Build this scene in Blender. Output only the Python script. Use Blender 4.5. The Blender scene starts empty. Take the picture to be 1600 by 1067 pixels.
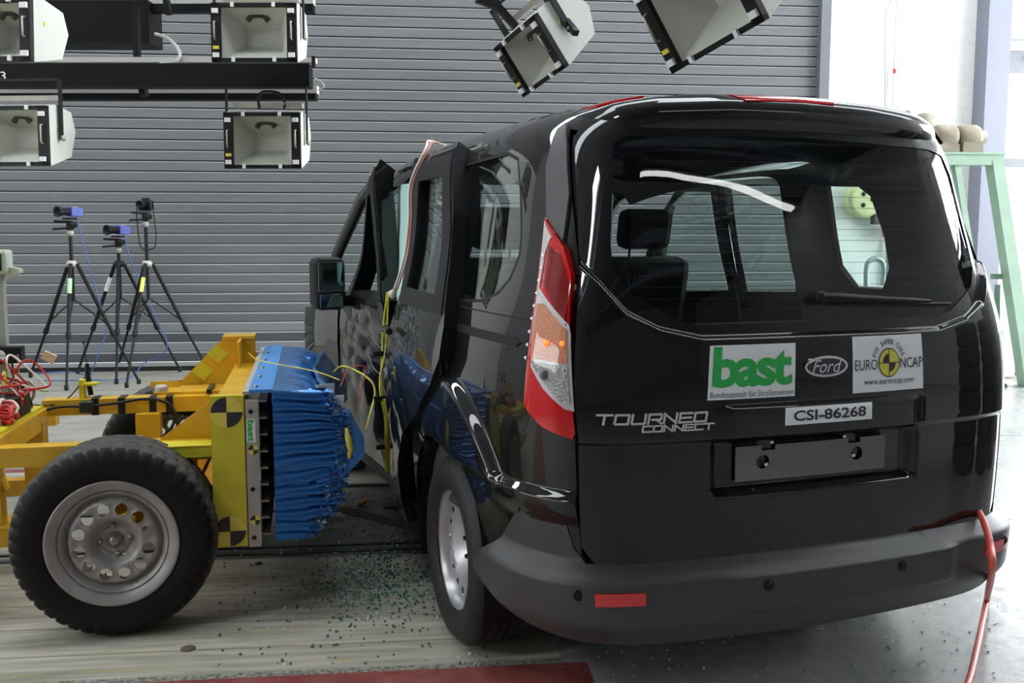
import bpy, bmesh, math, random
import numpy as np
from mathutils import Vector, Matrix
from mathutils.geometry import delaunay_2d_cdt
random.seed(7)
rng = np.random.default_rng(3)
PI = math.pi
SC = bpy.context.scene
COL = SC.collection

# ------------------------------------------------------------------ camera
FPX = 1500.0; CAM_H = 1.388
PITCH = math.atan((533.5 - 375) / FPX)
cam_d = bpy.data.cameras.new('camera'); cam = bpy.data.objects.new('camera', cam_d); COL.objects.link(cam)
cam_d.sensor_width = 36; cam_d.lens = FPX / 1600 * 36; cam_d.clip_end = 200
cam.location = (0, 0, CAM_H); cam.rotation_euler = (PI / 2 - PITCH, 0, 0)
SC.camera = cam

# ------------------------------------------------------------------ world, exposure
w = bpy.data.worlds.new('world'); SC.world = w; w.use_nodes = True
w.node_tree.nodes['Background'].inputs[0].default_value = (0.85, 0.92, 1.0, 1)
w.node_tree.nodes['Background'].inputs[1].default_value = 1.5
SC.view_settings.view_transform = 'Standard'; SC.view_settings.look = 'None'
SC.view_settings.exposure = 0.0; SC.view_settings.gamma = 1; SC.view_settings.use_curve_mapping = False
SC.cycles.use_denoising = True
SC.cycles.max_bounces = 10; SC.cycles.transparent_max_bounces = 16
SC.cycles.sample_clamp_indirect = 8

# ------------------------------------------------------------------ frames of the place (metres, z up)
WALL_A = math.radians(6.0)
WD = np.array([math.cos(WALL_A), math.sin(WALL_A), 0]); WN = np.array([-math.sin(WALL_A), math.cos(WALL_A), 0])
Q0 = np.array([-3.5753, 10.224, 0.0])          # foot of the roller door
def hall(u, v, z): return Q0 + WD * u + WN * v + np.array([0, 0, z])
CAR_A = math.radians(20.2)
CAR_O = np.array([0.6018, 3.5262, 0.0])        # under the middle of the rear axle
TR_A = math.radians(12.0)
TR_O = np.array([-1.3804, 3.2264, 0.0])        # under the near wheel of the trolley

SKY = 9.0       # daylight seen through the roof glazing
WIN = 9.0       # daylight seen through wall windows
LEFTW = 6.0     # the band in the left wall
TUBE = 14.0     # tubes of the lamp row behind the camera

# ------------------------------------------------------------------ materials
MATS = {}
def mat(name, col, rough=.5, metal=0, spec=.5, coat=0, noise=None, bump=None, trans=0, ior=1.45, emit=None, alpha=None):
    if name in MATS: return MATS[name]
    m = bpy.data.materials.new(name); m.use_nodes = True; MATS[name] = m
    nt = m.node_tree; b = nt.nodes['Principled BSDF']
    b.inputs['Base Color'].default_value = (*col, 1); b.inputs['Roughness'].default_value = rough
    b.inputs['Metallic'].default_value = metal; b.inputs['Specular IOR Level'].default_value = spec
    b.inputs['Coat Weight'].default_value = coat; b.inputs['Coat Roughness'].default_value = .02
    b.inputs['Transmission Weight'].default_value = trans; b.inputs['IOR'].default_value = ior
    if emit: b.inputs['Emission Color'].default_value = (*emit[0], 1); b.inputs['Emission Strength'].default_value = emit[1]
    if alpha is not None: b.inputs['Alpha'].default_value = alpha
    if noise:
        sc, amt = noise
        tc = nt.nodes.new('ShaderNodeTexCoord'); n = nt.nodes.new('ShaderNodeTexNoise'); n.inputs['Scale'].default_value = sc; n.inputs['Detail'].default_value = 6
        r = nt.nodes.new('ShaderNodeMapRange'); r.inputs['From Min'].default_value = .3; r.inputs['From Max'].default_value = .7
        r.inputs['To Min'].default_value = 1 - amt; r.inputs['To Max'].default_value = 1 + amt
        mx = nt.nodes.new('ShaderNodeVectorMath'); mx.operation = 'SCALE'; mx.inputs[0].default_value = col
        nt.links.new(tc.outputs['Object'], n.inputs['Vector']); nt.links.new(n.outputs['Fac'], r.inputs['Value'])
        nt.links.new(r.outputs['Result'], mx.inputs['Scale']); nt.links.new(mx.outputs['Vector'], b.inputs['Base Color'])
    if bump:
        sc, st = bump
        tc = nt.nodes.new('ShaderNodeTexCoord'); n = nt.nodes.new('ShaderNodeTexNoise'); n.inputs['Scale'].default_value = sc; n.inputs['Detail'].default_value = 4
        bp = nt.nodes.new('ShaderNodeBump'); bp.inputs['Strength'].default_value = st; bp.inputs['Distance'].default_value = .01
        nt.links.new(tc.outputs['Object'], n.inputs['Vector']); nt.links.new(n.outputs['Fac'], bp.inputs['Height']); nt.links.new(bp.outputs['Normal'], b.inputs['Normal'])
    return m
def glass_mat(name, tint, refl=1.5):
    m = bpy.data.materials.new(name); m.use_nodes = True; MATS[name] = m; nt = m.node_tree
    nt.nodes.remove(nt.nodes['Principled BSDF']); out = nt.nodes['Material Output']
    t = nt.nodes.new('ShaderNodeBsdfTransparent'); t.inputs[0].default_value = (*tint, 1)
    g = nt.nodes.new('ShaderNodeBsdfGlossy'); g.inputs['Roughness'].default_value = .01; g.inputs[0].default_value = (1, 1, 1, 1)
    f0 = ((refl - 1) / (refl + 1)) ** 2
    ge = nt.nodes.new('ShaderNodeNewGeometry'); dt = nt.nodes.new('ShaderNodeVectorMath'); dt.operation = 'DOT_PRODUCT'
    nt.links.new(ge.outputs['Normal'], dt.inputs[0]); nt.links.new(ge.outputs['Incoming'], dt.inputs[1])
    def M(op, a, b=None):
        n = nt.nodes.new('ShaderNodeMath'); n.operation = op
        for k, v in enumerate((a, b)):
            if v is None: continue
            if isinstance(v, (int, float)): n.inputs[k].default_value = v
            else: nt.links.new(v, n.inputs[k])
        return n.outputs[0]
    c = M('ABSOLUTE', dt.outputs['Value']); fr = M('ADD', M('MULTIPLY', M('POWER', M('SUBTRACT', 1.0, c), 5.0), 1 - f0), f0)   # Schlick
    mx = nt.nodes.new('ShaderNodeMixShader')
    nt.links.new(fr, mx.inputs[0]); nt.links.new(t.outputs[0], mx.inputs[1]); nt.links.new(g.outputs[0], mx.inputs[2]); nt.links.new(mx.outputs[0], out.inputs[0])
    return m
PAINT = mat('black paint', (.003, .0032, .0036), .5, spec=.12, coat=1)
PAINT_C = mat('crumpled black paint', (.0035, .0035, .004), .5, spec=.15, coat=1)
PLASTIC = mat('dark grey bumper plastic', (.048, .049, .051), .42, spec=.45, bump=(600, .08))
TRIM = mat('matte black trim', (.010, .010, .011), .5, spec=.25)
DARK = mat('dark interior cloth', (.018, .018, .02), .85)
INTG = mat('grey interior trim', (.05, .05, .052), .7)
RUB = mat('tyre rubber', (.014, .014, .0145), .62, bump=(90, .15))
RUB2 = mat('dusty tyre rubber', (.048, .046, .043), .7, noise=(9, .3))
STEEL = mat('silver painted steel', (.50, .50, .51), .34, metal=.55, noise=(6, .08))
STEEL_D = mat('dull silver wheel steel', (.33, .325, .31), .42, metal=.3, noise=(8, .15))
BOLT = mat('zinc bolt', (.35, .33, .28), .35, metal=.9)
YEL = mat('yellow painted steel', (.66, .39, .02), .38, noise=(5, .18), coat=.2)
YTAPE = mat('yellow marker tape', (.62, .56, .03), .42, noise=(14, .08))
BLKTAPE = mat('black tape', (.012, .012, .012), .5)
ALU = mat('bare aluminium', (.42, .39, .35), .5, metal=.35, noise=(10, .12))
BLUE = mat('blue foil', (.02, .17, .50), .28, metal=.5, spec=.7, coat=.4)
BLUE_M = mat('blue painted plate', (.05, .24, .58), .45)
FOIL = mat('crushed silver foil', (.5, .56, .64), .22, metal=.9)
WHITE = mat('off white housing', (.60, .61, .56), .42)
REFL = mat('brushed reflector', (.72, .72, .66), .5, metal=.1, bump=(250, .25))
BLK = mat('black metal', (.010, .010, .011), .45, spec=.3)
BEAM = mat('black gantry steel', (.006, .006, .007), .5, spec=.15)
CHROME = mat('chrome', (.8, .8, .8), .08, metal=1)
PAPER = mat('white label film', (.88, .88, .90), .5)
INK = mat('black print', (.03, .03, .035), .5)
INKG = mat('grey print', (.15, .15, .17), .5)
GREEN = mat('green print', (.03, .46, .09), .5)
INKY = mat('yellow print', (.78, .66, .10), .5)
TGRN = mat('green painted steel', (.33, .47, .36), .45, noise=(4, .1))
CREAM = mat('airbag cloth', (.42, .66, .60), .8)
REDC = mat('red cable jacket', (.55, .03, .025), .4)
HOSE = mat('orange red hose', (.72, .10, .07), .38)
YCAB = mat('yellow cable jacket', (.75, .68, .06), .4)
BCAB = mat('blue cable jacket', (.06, .14, .38), .45)
WCAB = mat('white cable jacket', (.7, .68, .6), .5)
KCAB = mat('black cable jacket', (.012, .012, .012), .45)
GLASS = glass_mat('green tinted glass', (.86, .93, .91), 1.5)
GLASS_R = glass_mat('rear window glass', (.72, .78, .76), 1.5)
GLASS_M = mat('mirror glass', (.55, .75, .72), .03, metal=1)
REDL = mat('red lamp lens', (.50, .006, .008), .12, coat=1, emit=((.6, .01, .005), .08))
REDD = mat('dark red lamp lens', (.10, .002, .004), .1, coat=1)
CLEARL = mat('clear lamp lens', (.42, .43, .42), .18, metal=.6, coat=1, bump=(160, .9))
AMBL = mat('lit indicator lens', (.50, .24, .14), .2, coat=1, bump=(160, .9), emit=((.9, .18, .04), .12))
AMBB = mat('glowing indicator bulb', (.9, .3, .05), .3, emit=((1, .20, .03), 1.2))
SKYM = mat('daylight glazing', (1, 1, 1), .5, emit=((.93, .97, 1.0), SKY))
WINM = mat('bright window', (1, 1, 1), .5, emit=((.93, .97, 1.0), WIN)); WINR = mat('bright side window', (1, 1, 1), .5, emit=((.93, .97, 1.0), WIN * 2.2))

# ------------------------------------------------------------------ object helpers
def tag(o, label=None, cat=None, group=None, kind=None):
    if label: o['label'] = label
    if cat: o['category'] = cat
    if group: o['group'] = group
    if kind: o['kind'] = kind
    return o
def empty(name, loc=(0, 0, 0), rz=0, label=None, cat=None, group=None):
    o = bpy.data.objects.new(name, None); o.empty_display_size = .1; COL.objects.link(o)
    o.location = loc; o.rotation_euler = (0, 0, rz)
    return tag(o, label, cat, group)
class MB:
    def __init__(s): s.v = []; s.f = []; s.m = []; s.sm = []
    def add(s, vs, fs, mi=0, smooth=False, M=None):
        b = len(s.v)
        s.v += [tuple(M @ Vector(p)) if M is not None else tuple(p) for p in vs]
        s.f += [tuple(b + i for i in f) for f in fs]; s.m += [mi] * len(fs); s.sm += [smooth] * len(fs)
        return s
    def box(s, c, d, mi=0, M=None, rz=0, bev=0):
        x, y, z = [k / 2 for k in d]
        if bev:
            bm = bmesh.new(); bmesh.ops.create_cube(bm, size=1); bmesh.ops.scale(bm, vec=d, verts=bm.verts)
            bmesh.ops.bevel(bm, geom=bm.edges[:], offset=bev, segments=2, affect='EDGES', profile=.5)
            bm.verts.index_update(); vs = [v.co.copy() for v in bm.verts]; fs = [[v.index for v in f.verts] for f in bm.faces]; bm.free()
        else:
            vs = [Vector((a * x, b * y, e * z)) for a in (-1, 1) for b in (-1, 1) for e in (-1, 1)]
            fs = [(0, 1, 3, 2), (4, 6, 7, 5), (0, 4, 5, 1), (2, 3, 7, 6), (0, 2, 6, 4), (1, 5, 7, 3)]
        T = Matrix.Translation(c) @ Matrix.Rotation(rz, 4, 'Z')
        if M is not None: T = M @ T
        return s.add(vs, fs, mi, False, T)
    def beam(s, p, q, w_, h_, mi=0, up=(0, 0, 1)):
        p = Vector(p); q = Vector(q); d = (q - p); L_ = d.length; d.normalize(); up = Vector(up)
        if abs(d.dot(up)) > .98: up = Vector((0, 1, 0))
        x = d.cross(up).normalized(); z = x.cross(d)
        vs = [p + d * (L_ * a) + x * (b * w_ / 2) + z * (e * h_ / 2) for a in (0, 1) for b in (-1, 1) for e in (-1, 1)]
        return s.add(vs, [(0, 1, 3, 2), (4, 6, 7, 5), (0, 4, 5, 1), (2, 3, 7, 6), (0, 2, 6, 4), (1, 5, 7, 3)], mi)
    def tube(s, pts, r, n=8, mi=0, cap=True):
        pts = [Vector(p) for p in pts]; N = len(pts)
        if not hasattr(r, '__len__'): r = [r] * N
        ref = None; rings = []
        for i, p in enumerate(pts):
            d = (pts[min(i + 1, N - 1)] - pts[max(i - 1, 0)]).normalized()
            if ref is None:
                ref = Vector((0, 0, 1)) if abs(d.z) < .9 else Vector((1, 0, 0))
            x = d.cross(ref).normalized(); y = x.cross(d).normalized(); ref = y
            rings.append([p + (x * math.cos(2 * PI * k / n) + y * math.sin(2 * PI * k / n)) * r[i] for k in range(n)])
        vs = [v for R in rings for v in R]
        fs = [(i * n + k, i * n + (k + 1) % n, (i + 1) * n + (k + 1) % n, (i + 1) * n + k) for i in range(N - 1) for k in range(n)]
        s.add(vs, fs, mi, True)
        if cap:
            s.add(rings[0], [tuple(range(n))], mi); s.add(rings[-1], [tuple(range(n))[::-1]], mi)
        return s
    def lathe(s, prof, M=None, n=48, mi=0, axis='Y', smooth=True, closed=False):
        # prof: list of (r, h); revolve round the axis
        vs = []; fs = []; K = len(prof)
        for i in range(n):
            a = 2 * PI * i / n
            for r, h in prof:
                vs.append((r * math.cos(a), h, r * math.sin(a)) if axis == 'Y' else (r * math.cos(a), r * math.sin(a), h))
        for i in range(n):
            j = (i + 1) % n
            for k in range(K if closed else K - 1):
                l = (k + 1) % K
                fs.append((i * K + k, i * K + l, j * K + l, j * K + k))
        return s.add(vs, fs, mi, smooth, M)
    def prism(s, poly, axis_pts, mi=0, M=None):
        # poly: 3d points of one face; axis_pts: extrusion vector
        e = Vector(axis_pts); n = len(poly); a = [Vector(p) for p in poly]
        vs = a + [p + e for p in a]
        fs = [tuple(range(n))[::-1], tuple(range(n, 2 * n))] + [(i, (i + 1) % n, n + (i + 1) % n, n + i) for i in range(n)]
        return s.add(vs, fs, mi, False, M)
    def build(s, name, mats, parent=None, angle=None):
        me = bpy.data.meshes.new(name); me.from_pydata(s.v, [], s.f)
        if not isinstance(mats, (list, tuple)): mats = [mats]
        for m in mats: me.materials.append(m)
        me.polygons.foreach_set('material_index', s.m); me.polygons.foreach_set('use_smooth', s.sm)
        me.update()
        bm = bmesh.new(); bm.from_mesh(me); bmesh.ops.recalc_face_normals(bm, faces=bm.faces); bm.to_mesh(me); bm.free()
        if angle: me.set_sharp_from_angle(angle=angle)
        o = bpy.data.objects.new(name, me); COL.objects.link(o)
        if parent is not None: o.parent = parent
        return o
def spline(pts, n=10):
    pts = [Vector(p) for p in pts]; out = []
    P_ = [pts[0]] + pts + [pts[-1]]
    for i in range(1, len(P_) - 2):
        a, b, c, d = P_[i - 1:i + 3]
        for k in range(n):
            t = k / n
            out.append(.5 * ((2 * b) + (c - a) * t + (2 * a - 5 * b + 4 * c - d) * t * t + (3 * b - a - 3 * c + d) * t ** 3))
    out.append(pts[-1]); return out
def cable(name, pts, r, m, parent=None, n=8, **k):
    o = MB().tube(spline(pts, n), r, 6).build(name, m, parent)
    if k: tag(o, **k)
    return o
def in_poly(x, y, poly):
    c = np.zeros(len(x), bool); n = len(poly)
    for i in range(n):
        x0, y0 = poly[i]; x1, y1 = poly[(i + 1) % n]
        if y0 == y1: continue
        k = ((y0 > y) != (y1 > y)) & (x < (x1 - x0) * (y - y0) / (y1 - y0) + x0)
        c ^= k
    return c
def resamp(poly, res):
    out = []
    for i in range(len(poly)):
        a = poly[i]; b = poly[(i + 1) % len(poly)]; d = math.dist(a, b); n = max(1, int(math.ceil(d / res)))
        out += [(a[0] + (b[0] - a[0]) * k / n, a[1] + (b[1] - a[1]) * k / n) for k in range(n)]
    return out
def tess(outline, holes=(), res=.03, grid=None, rows=()):
    loops = [resamp(outline, res)] + [resamp(h, res) for h in holes]
    xs = [p[0] for p in loops[0]]; ys = [p[1] for p in loops[0]]
    g = grid or (res, res)
    gx = np.arange(min(xs) + g[0] * .5, max(xs), g[0]); gy = np.arange(min(ys) + g[1] * .5, max(ys), g[1])
    if len(gx) and len(gy):
        X, Y = np.meshgrid(gx, gy); X = X.ravel(); Y = Y.ravel()
        ok = in_poly(X, Y, loops[0])
        for h in loops[1:]: ok &= ~in_poly(X, Y, h)
        X = X[ok]; Y = Y[ok]
        B = np.array([p for l in loops for p in l])
        if len(X):
            d2 = np.full(len(X), 9e9)
            for k in range(0, len(B), 400): d2 = np.minimum(d2, ((X[:, None] - B[None, k:k + 400, 0]) ** 2 + (Y[:, None] - B[None, k:k + 400, 1]) ** 2).min(1))
            ok = d2 > (min(g) * .45) ** 2; X = X[ok]; Y = Y[ok]
    else: X = Y = np.array([])
    if len(rows):
        R_ = np.array([p for r in rows for p in r]); ok = in_poly(R_[:, 0], R_[:, 1], loops[0])
        for h in loops[1:]: ok &= ~in_poly(R_[:, 0], R_[:, 1], h)
        B = np.array([p for l in loops for p in l]); ok &= ((R_[:, None] - B[None]) ** 2).sum(2).min(1) > .004 ** 2; R_ = R_[ok]
        if len(X):
            d2 = np.full(len(X), 9e9)
            for k in range(0, len(R_), 400): d2 = np.minimum(d2, ((X[:, None] - R_[None, k:k + 400, 0]) ** 2 + (Y[:, None] - R_[None, k:k + 400, 1]) ** 2).min(1))
            X = X[d2 > .009 ** 2]; Y = Y[d2 > .009 ** 2]
        X = np.concatenate([X, R_[:, 0]]); Y = np.concatenate([Y, R_[:, 1]])
    vs = [Vector(p) for l in loops for p in l] + [Vector((a, b)) for a, b in zip(X, Y)]
    ed = []; k = 0
    for l in loops:
        n = len(l); ed += [(k + i, k + (i + 1) % n) for i in range(n)]; k += n
    V, E_, F, *_r = delaunay_2d_cdt(vs, ed, [], 0, 1e-6)
    V = np.array([(v.x, v.y) for v in V]); F = [f for f in F if len(f) == 3]
    Fa = np.array(F); c = V[Fa].mean(1)
    ok = in_poly(c[:, 0], c[:, 1], loops[0])
    for h in loops[1:]: ok &= ~in_poly(c[:, 0], c[:, 1], h)
    Fa = Fa[ok]
    # winding
    a, b, c_ = V[Fa[:, 0]], V[Fa[:, 1]], V[Fa[:, 2]]
    cr = (b[:, 0] - a[:, 0]) * (c_[:, 1] - a[:, 1]) - (b[:, 1] - a[:, 1]) * (c_[:, 0] - a[:, 0])
    Fa[cr < 0] = Fa[cr < 0][:, ::-1]
    return V, Fa
def grad_normal(mapf, V, e=.004):
    du = mapf(V + [e, 0]) - mapf(V - [e, 0]); dv = mapf(V + [0, e]) - mapf(V - [0, e])
    n = np.cross(du, dv); l = np.linalg.norm(n, axis=1, keepdims=True); l[l < 1e-12] = 1
    return n / l
def panel(name, outline, mapf, m, parent=None, holes=(), res=.03, thick=.004, grid=None, flip=False, e=.004, back=True, mi_fn=None, rows=()):
    """a curved sheet: outline and holes in surface coordinates, mapped to 3-D, with real thickness"""
    V, F = tess(outline, holes, res, grid, rows)
    n = grad_normal(mapf, V, e) * (-1 if flip else 1)
    P0 = mapf(V); P1 = P0 - n * thick
    if flip: F = F[:, ::-1]
    N = len(V); faces = [tuple(f) for f in F]; nf = len(faces)
    verts = list(map(tuple, P0)); norms = list(map(tuple, n))
    if back:
        verts += list(map(tuple, P1)); norms += list(map(tuple, -n)); faces += [tuple(N + i for i in f[::-1]) for f in F]
        cnt = {}
        for f in F:
            for i in range(3):
                a, b = int(f[i]), int(f[(i + 1) % 3]); cnt[(a, b)] = 1
        for (a, b) in list(cnt):
            if (b, a) not in cnt:
                k = len(verts); pa, pb, qa, qb = P0[a], P0[b], P1[a], P1[b]
                verts += [tuple(pa), tuple(pb), tuple(qb), tuple(qa)]
                fn = np.cross(qa - pa, pb - pa); l = np.linalg.norm(fn); fn = fn / l if l > 0 else fn
                norms += [tuple(fn)] * 4; faces.append((k + 1, k, k + 3, k + 2))
    me = bpy.data.meshes.new(name); me.from_pydata(verts, [], faces)
    ms = m if isinstance(m, (list, tuple)) else [m]
    for q in ms: me.materials.append(q)
    me.polygons.foreach_set('use_smooth', [True] * len(faces))
    if mi_fn is not None:
        c = V[F].mean(1); mi = list(mi_fn(c)); mi += [0] * (len(faces) - len(mi)); me.polygons.foreach_set('material_index', [int(q) for q in mi])
    me.update(); me.normals_split_custom_set_from_vertices(norms)
    o = bpy.data.objects.new(name, me); COL.objects.link(o)
    if parent is not None: o.parent = parent
    return o
def text2d(txt, bold=0, shear=0, spacing=1):
    c = bpy.data.curves.new('t', 'FONT'); c.body = txt; c.offset = bold; c.shear = shear; c.space_character = spacing; c.resolution_u = 3
    o = bpy.data.objects.new('t', c); COL.objects.link(o)
    bpy.context.view_layer.update()
    me = o.to_mesh(); V = np.array([(v.co.x, v.co.y) for v in me.vertices]) if len(me.vertices) else np.zeros((0, 2)); F = [tuple(p.vertices) for p in me.polygons]
    o.to_mesh_clear(); bpy.data.objects.remove(o); bpy.data.curves.remove(c)
    return V, F
def fit(V, x0, x1, y0, y1):
    a = V.min(0); b = V.max(0); return (V - a) / (b - a) * [x1 - x0, y1 - y0] + [x0, y0]
class Print:
    """flat marks laid on a surface given by mapf(u, t, lift)"""
    def __init__(s, mapf): s.mb = MB(); s.mapf = mapf; s.mats = []
    def mi(s, m):
        if m not in s.mats: s.mats.append(m)
        return s.mats.index(m)
    def raw(s, V, F, m, lift):
        P_ = s.mapf(np.asarray(V, float), lift); s.mb.add([tuple(p) for p in P_], F, s.mi(m)); return s
    def text(s, txt, box, m, lift=.0015, **k):
        V, F = text2d(txt, **k); return s.raw(fit(V, *box), F, m, lift)
    def poly(s, pts, m, lift): return s.raw(pts, [tuple(range(len(pts)))], m, lift)
    def wedge(s, c, rx, ry, a0, a1, m, lift, r0=0, n=16):
        A = [math.radians(a0 + (a1 - a0) * i / n) for i in range(n + 1)]
        o = [(c[0] + rx * math.cos(a), c[1] + ry * math.sin(a)) for a in A]
        i_ = [(c[0] + rx * r0 * math.cos(a), c[1] + ry * r0 * math.sin(a)) for a in A] if r0 else [c] * (n + 1)
        V = o + i_; F = [(k, k + 1, n + 2 + k, n + 1 + k) if r0 else (k, k + 1, n + 1) for k in range(n)]
        return s.raw(V, F, m, lift)
    def arc_text(s, txt, c, rx, ry, h, a0, a1, m, lift):
        n = len(txt)
        for i, ch in enumerate(txt):
            if ch == ' ': continue
            V, F = text2d(ch, bold=.01); a = math.radians(a0 + (a1 - a0) * i / (n - 1)); w_ = .62 if ch != 'I' else .2
            V = fit(V, -h * w_ / 2, h * w_ / 2, 0, h); th = a - PI / 2
            R = np.array([[math.cos(th), -math.sin(th)], [math.sin(th), math.cos(th)]]); V = V @ R.T + [c[0] + rx * math.cos(a), c[1] + ry * math.sin(a)]
            s.raw(V, F, m, lift)
        return s
    def build(s, name, parent): return s.mb.build(name, s.mats, parent)
def target(pr, c, r, lift=.001, ry=None, ring=True):
    """round quartered crash target, yellow and black"""
    ry = ry or r
    pr.wedge(c, r, ry, 0, 360, YTAPE, lift, n=40)
    pr.wedge(c, r * .97, ry * .97, 90, 180, BLKTAPE, lift + .0006); pr.wedge(c, r * .97, ry * .97, 270, 360, BLKTAPE, lift + .0006)

# ================================================================== THE HALL
class NT:
    """short-hand for maths in a node tree"""
    def __init__(s, m): s.nt = m.node_tree
    def math(s, op, a, b=None, c=None):
        n = s.nt.nodes.new('ShaderNodeMath'); n.operation = op
        for i, v in enumerate((a, b, c)):
            if v is None: continue
            if isinstance(v, (int, float)): n.inputs[i].default_value = v
            else: s.nt.links.new(v, n.inputs[i])
        return n.outputs[0]
    def band(s, x, a, b):
        return s.math('MULTIPLY', s.math('GREATER_THAN', x, a), s.math('LESS_THAN', x, b))
    def mix(s, f, a, b):
        n = s.nt.nodes.new('ShaderNodeMix'); n.data_type = 'RGBA'
        for i, v in ((0, f), (6, a), (7, b)):
            if isinstance(v, tuple): n.inputs[i].default_value = (*v, 1)
            elif isinstance(v, (int, float)): n.inputs[i].default_value = v
            else: s.nt.links.new(v, n.inputs[i])
        return n.outputs[2]
    def noise(s, vec, scale, detail=5, stretch=None):
        if stretch:
            mp = s.nt.nodes.new('ShaderNodeMapping'); mp.inputs['Scale'].default_value = stretch; s.nt.links.new(vec, mp.inputs[0]); vec = mp.outputs[0]
        n = s.nt.nodes.new('ShaderNodeTexNoise'); n.inputs['Scale'].default_value = scale; n.inputs['Detail'].default_value = detail
        s.nt.links.new(vec, n.inputs['Vector']); return n.outputs['Fac']
    def ramp(s, f, lo, hi, a=0., b=1.):
        n = s.nt.nodes.new('ShaderNodeMapRange'); s.nt.links.new(f, n.inputs[0])
        for i, v in zip((1, 2, 3, 4), (lo, hi, a, b)): n.inputs[i].default_value = v
        return n.outputs[0]

def floor_material():
    m = mat('floor concrete planks and paint', (.4, .4, .4), .3); N = NT(m); nt = m.node_tree; b = nt.nodes['Principled BSDF']
    tc = nt.nodes.new('ShaderNodeTexCoord'); O_ = tc.outputs['Object']; sp = nt.nodes.new('ShaderNodeSeparateXYZ'); nt.links.new(O_, sp.inputs[0])
    U, Vv = sp.outputs[0], sp.outputs[1]
    n1 = N.noise(O_, 1.3, 8); n2 = N.noise(O_, 14, 6); n3 = N.noise(O_, 60, 3)
    # smooth concrete
    con = N.mix(N.ramp(n1, .35, .65), (.27, .275, .275), (.36, .365, .36))
    con = N.mix(N.math('MULTIPLY', N.ramp(n2, .55, .72), .35), con, (.18, .18, .18))
    # older concrete by the roller door
    oldc = N.mix(N.ramp(N.noise(O_, 2.2, 7, (1, 2.5, 1)), .35, .65), (.21, .21, .18), (.31, .31, .265))
    old = N.math('MULTIPLY', N.math('LESS_THAN', U, 3.0), N.math('GREATER_THAN', Vv, -4.6))
    con = N.mix(old, con, oldc)
    # boards
    st = N.noise(O_, 3.0, 8, (1.0, 11, 1)); st2 = N.noise(O_, 1.2, 5, (1, 5, 1))
    pl = N.mix(N.ramp(st, .38, .64), (.31, .30, .235), (.47, .455, .38))
    pl = N.mix(N.math('MULTIPLY', N.ramp(st2, .5, .7), .55), pl, (.17, .165, .13))
    # yellow worn lines along the boards
    yl = None
    for v in (-7.44, -7.30, -7.17, -6.62):
        k = N.band(Vv, v - .006, v + .004); yl = k if yl is None else N.math('MAXIMUM', yl, k)
    yl = N.math('MULTIPLY', yl, N.ramp(N.noise(O_, 5, 5, (1, .2, 1)), .46, .56))
    pl = N.mix(N.math('MULTIPLY', yl, .6), pl, (.50, .42, .12))
    # board joints
    fr = N.math('FRACT', N.math('MULTIPLY', N.math('ADD', Vv, 20), 1 / .235))
    jt = N.math('MULTIPLY', N.math('LESS_THAN', fr, .025), .8)
    pl = N.mix(jt, pl, (.09, .085, .07))
    inb = N.math('MULTIPLY', N.band(Vv, -7.50, -4.55), N.math('LESS_THAN', U, 2.97))
    c = N.mix(inb, con, pl)
    # dark steel strip in which the crash cart track runs
    dk = N.mix(N.ramp(N.noise(O_, 4, 7, (1, 8, 1)), .35, .68), (.045, .045, .042), (.13, .13, .115))
    dkm = N.math('MULTIPLY', N.band(Vv, -6.36, -5.15), N.math('LESS_THAN', U, 2.97))
    dkm = N.math('MULTIPLY', dkm, N.ramp(U, .9, 1.7, .45, 1.0))
    c = N.mix(dkm, c, dk)
    # painted red bands
    red = N.math('MULTIPLY', N.band(Vv, -8.25, -7.535), N.math('LESS_THAN', U, 3.05))
    red = N.math('MAXIMUM', red, N.math('MULTIPLY', N.band(Vv, -4.62, -4.53), N.math('LESS_THAN', U, 1.0)))
    c = N.mix(red, c, N.mix(N.ramp(n2, .4, .65), (.21, .045, .04), (.28, .085, .07)))
    edge = N.math('MULTIPLY', N.band(Vv, -7.535, -7.50), N.math('LESS_THAN', U, 2.97))
    c = N.mix(edge, c, N.mix(N.ramp(n3, .4, .6), (.11, .12, .10), (.33, .34, .29)))
    # saw cuts in the concrete on the right
    wob = N.math('ADD', Vv, N.math('MULTIPLY', N.math('SUBTRACT', N.noise(O_, 9, 2), .5), .10))
    cr = N.math('MULTIPLY', N.band(wob, -4.205, -4.185), N.math('GREATER_THAN', U, 5.5))
    cr = N.math('MAXIMUM', cr, N.math('MULTIPLY', N.band(Vv, -6.16, -6.145), N.math('GREATER_THAN', U, 4.6)))
    cr = N.math('MAXIMUM', cr, N.math('MULTIPLY', N.band(Vv, -1.96, -1.94), N.math('GREATER_THAN', U, 5)))
    c = N.mix(cr, c, (.05, .05, .05))
    nt.links.new(c, b.inputs['Base Color'])
    smooth = N.math('GREATER_THAN', U, 2.97)
    r = N.math('SUBTRACT', .55, N.math('MULTIPLY', smooth, .30)); r = N.math('ADD', r, N.ramp(n2, .3, .7, -.05, .08))
    nt.links.new(r, b.inputs['Roughness'])
    bp = nt.nodes.new('ShaderNodeBump'); bp.inputs['Distance'].default_value = .004; bp.inputs['Strength'].default_value = .35
    h = N.math('SUBTRACT', N.math('MULTIPLY', N.noise(O_, 30, 6), .4), N.math('MULTIPLY', N.math('MULTIPLY', jt, inb), 1.0))
    nt.links.new(h, bp.inputs['Height']); nt.links.new(bp.outputs['Normal'], b.inputs['Normal'])
    return m
def in_hall(o): o.location = Q0; o.rotation_euler = (0, 0, WALL_A); return o
def struct(name, mb, m, **k): o = in_hall(mb.build(name, m, **k)); o['kind'] = 'structure'; return o
UL, UR, VB, ZC = -7.0, 13.5, -23.0, 7.0
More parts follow.
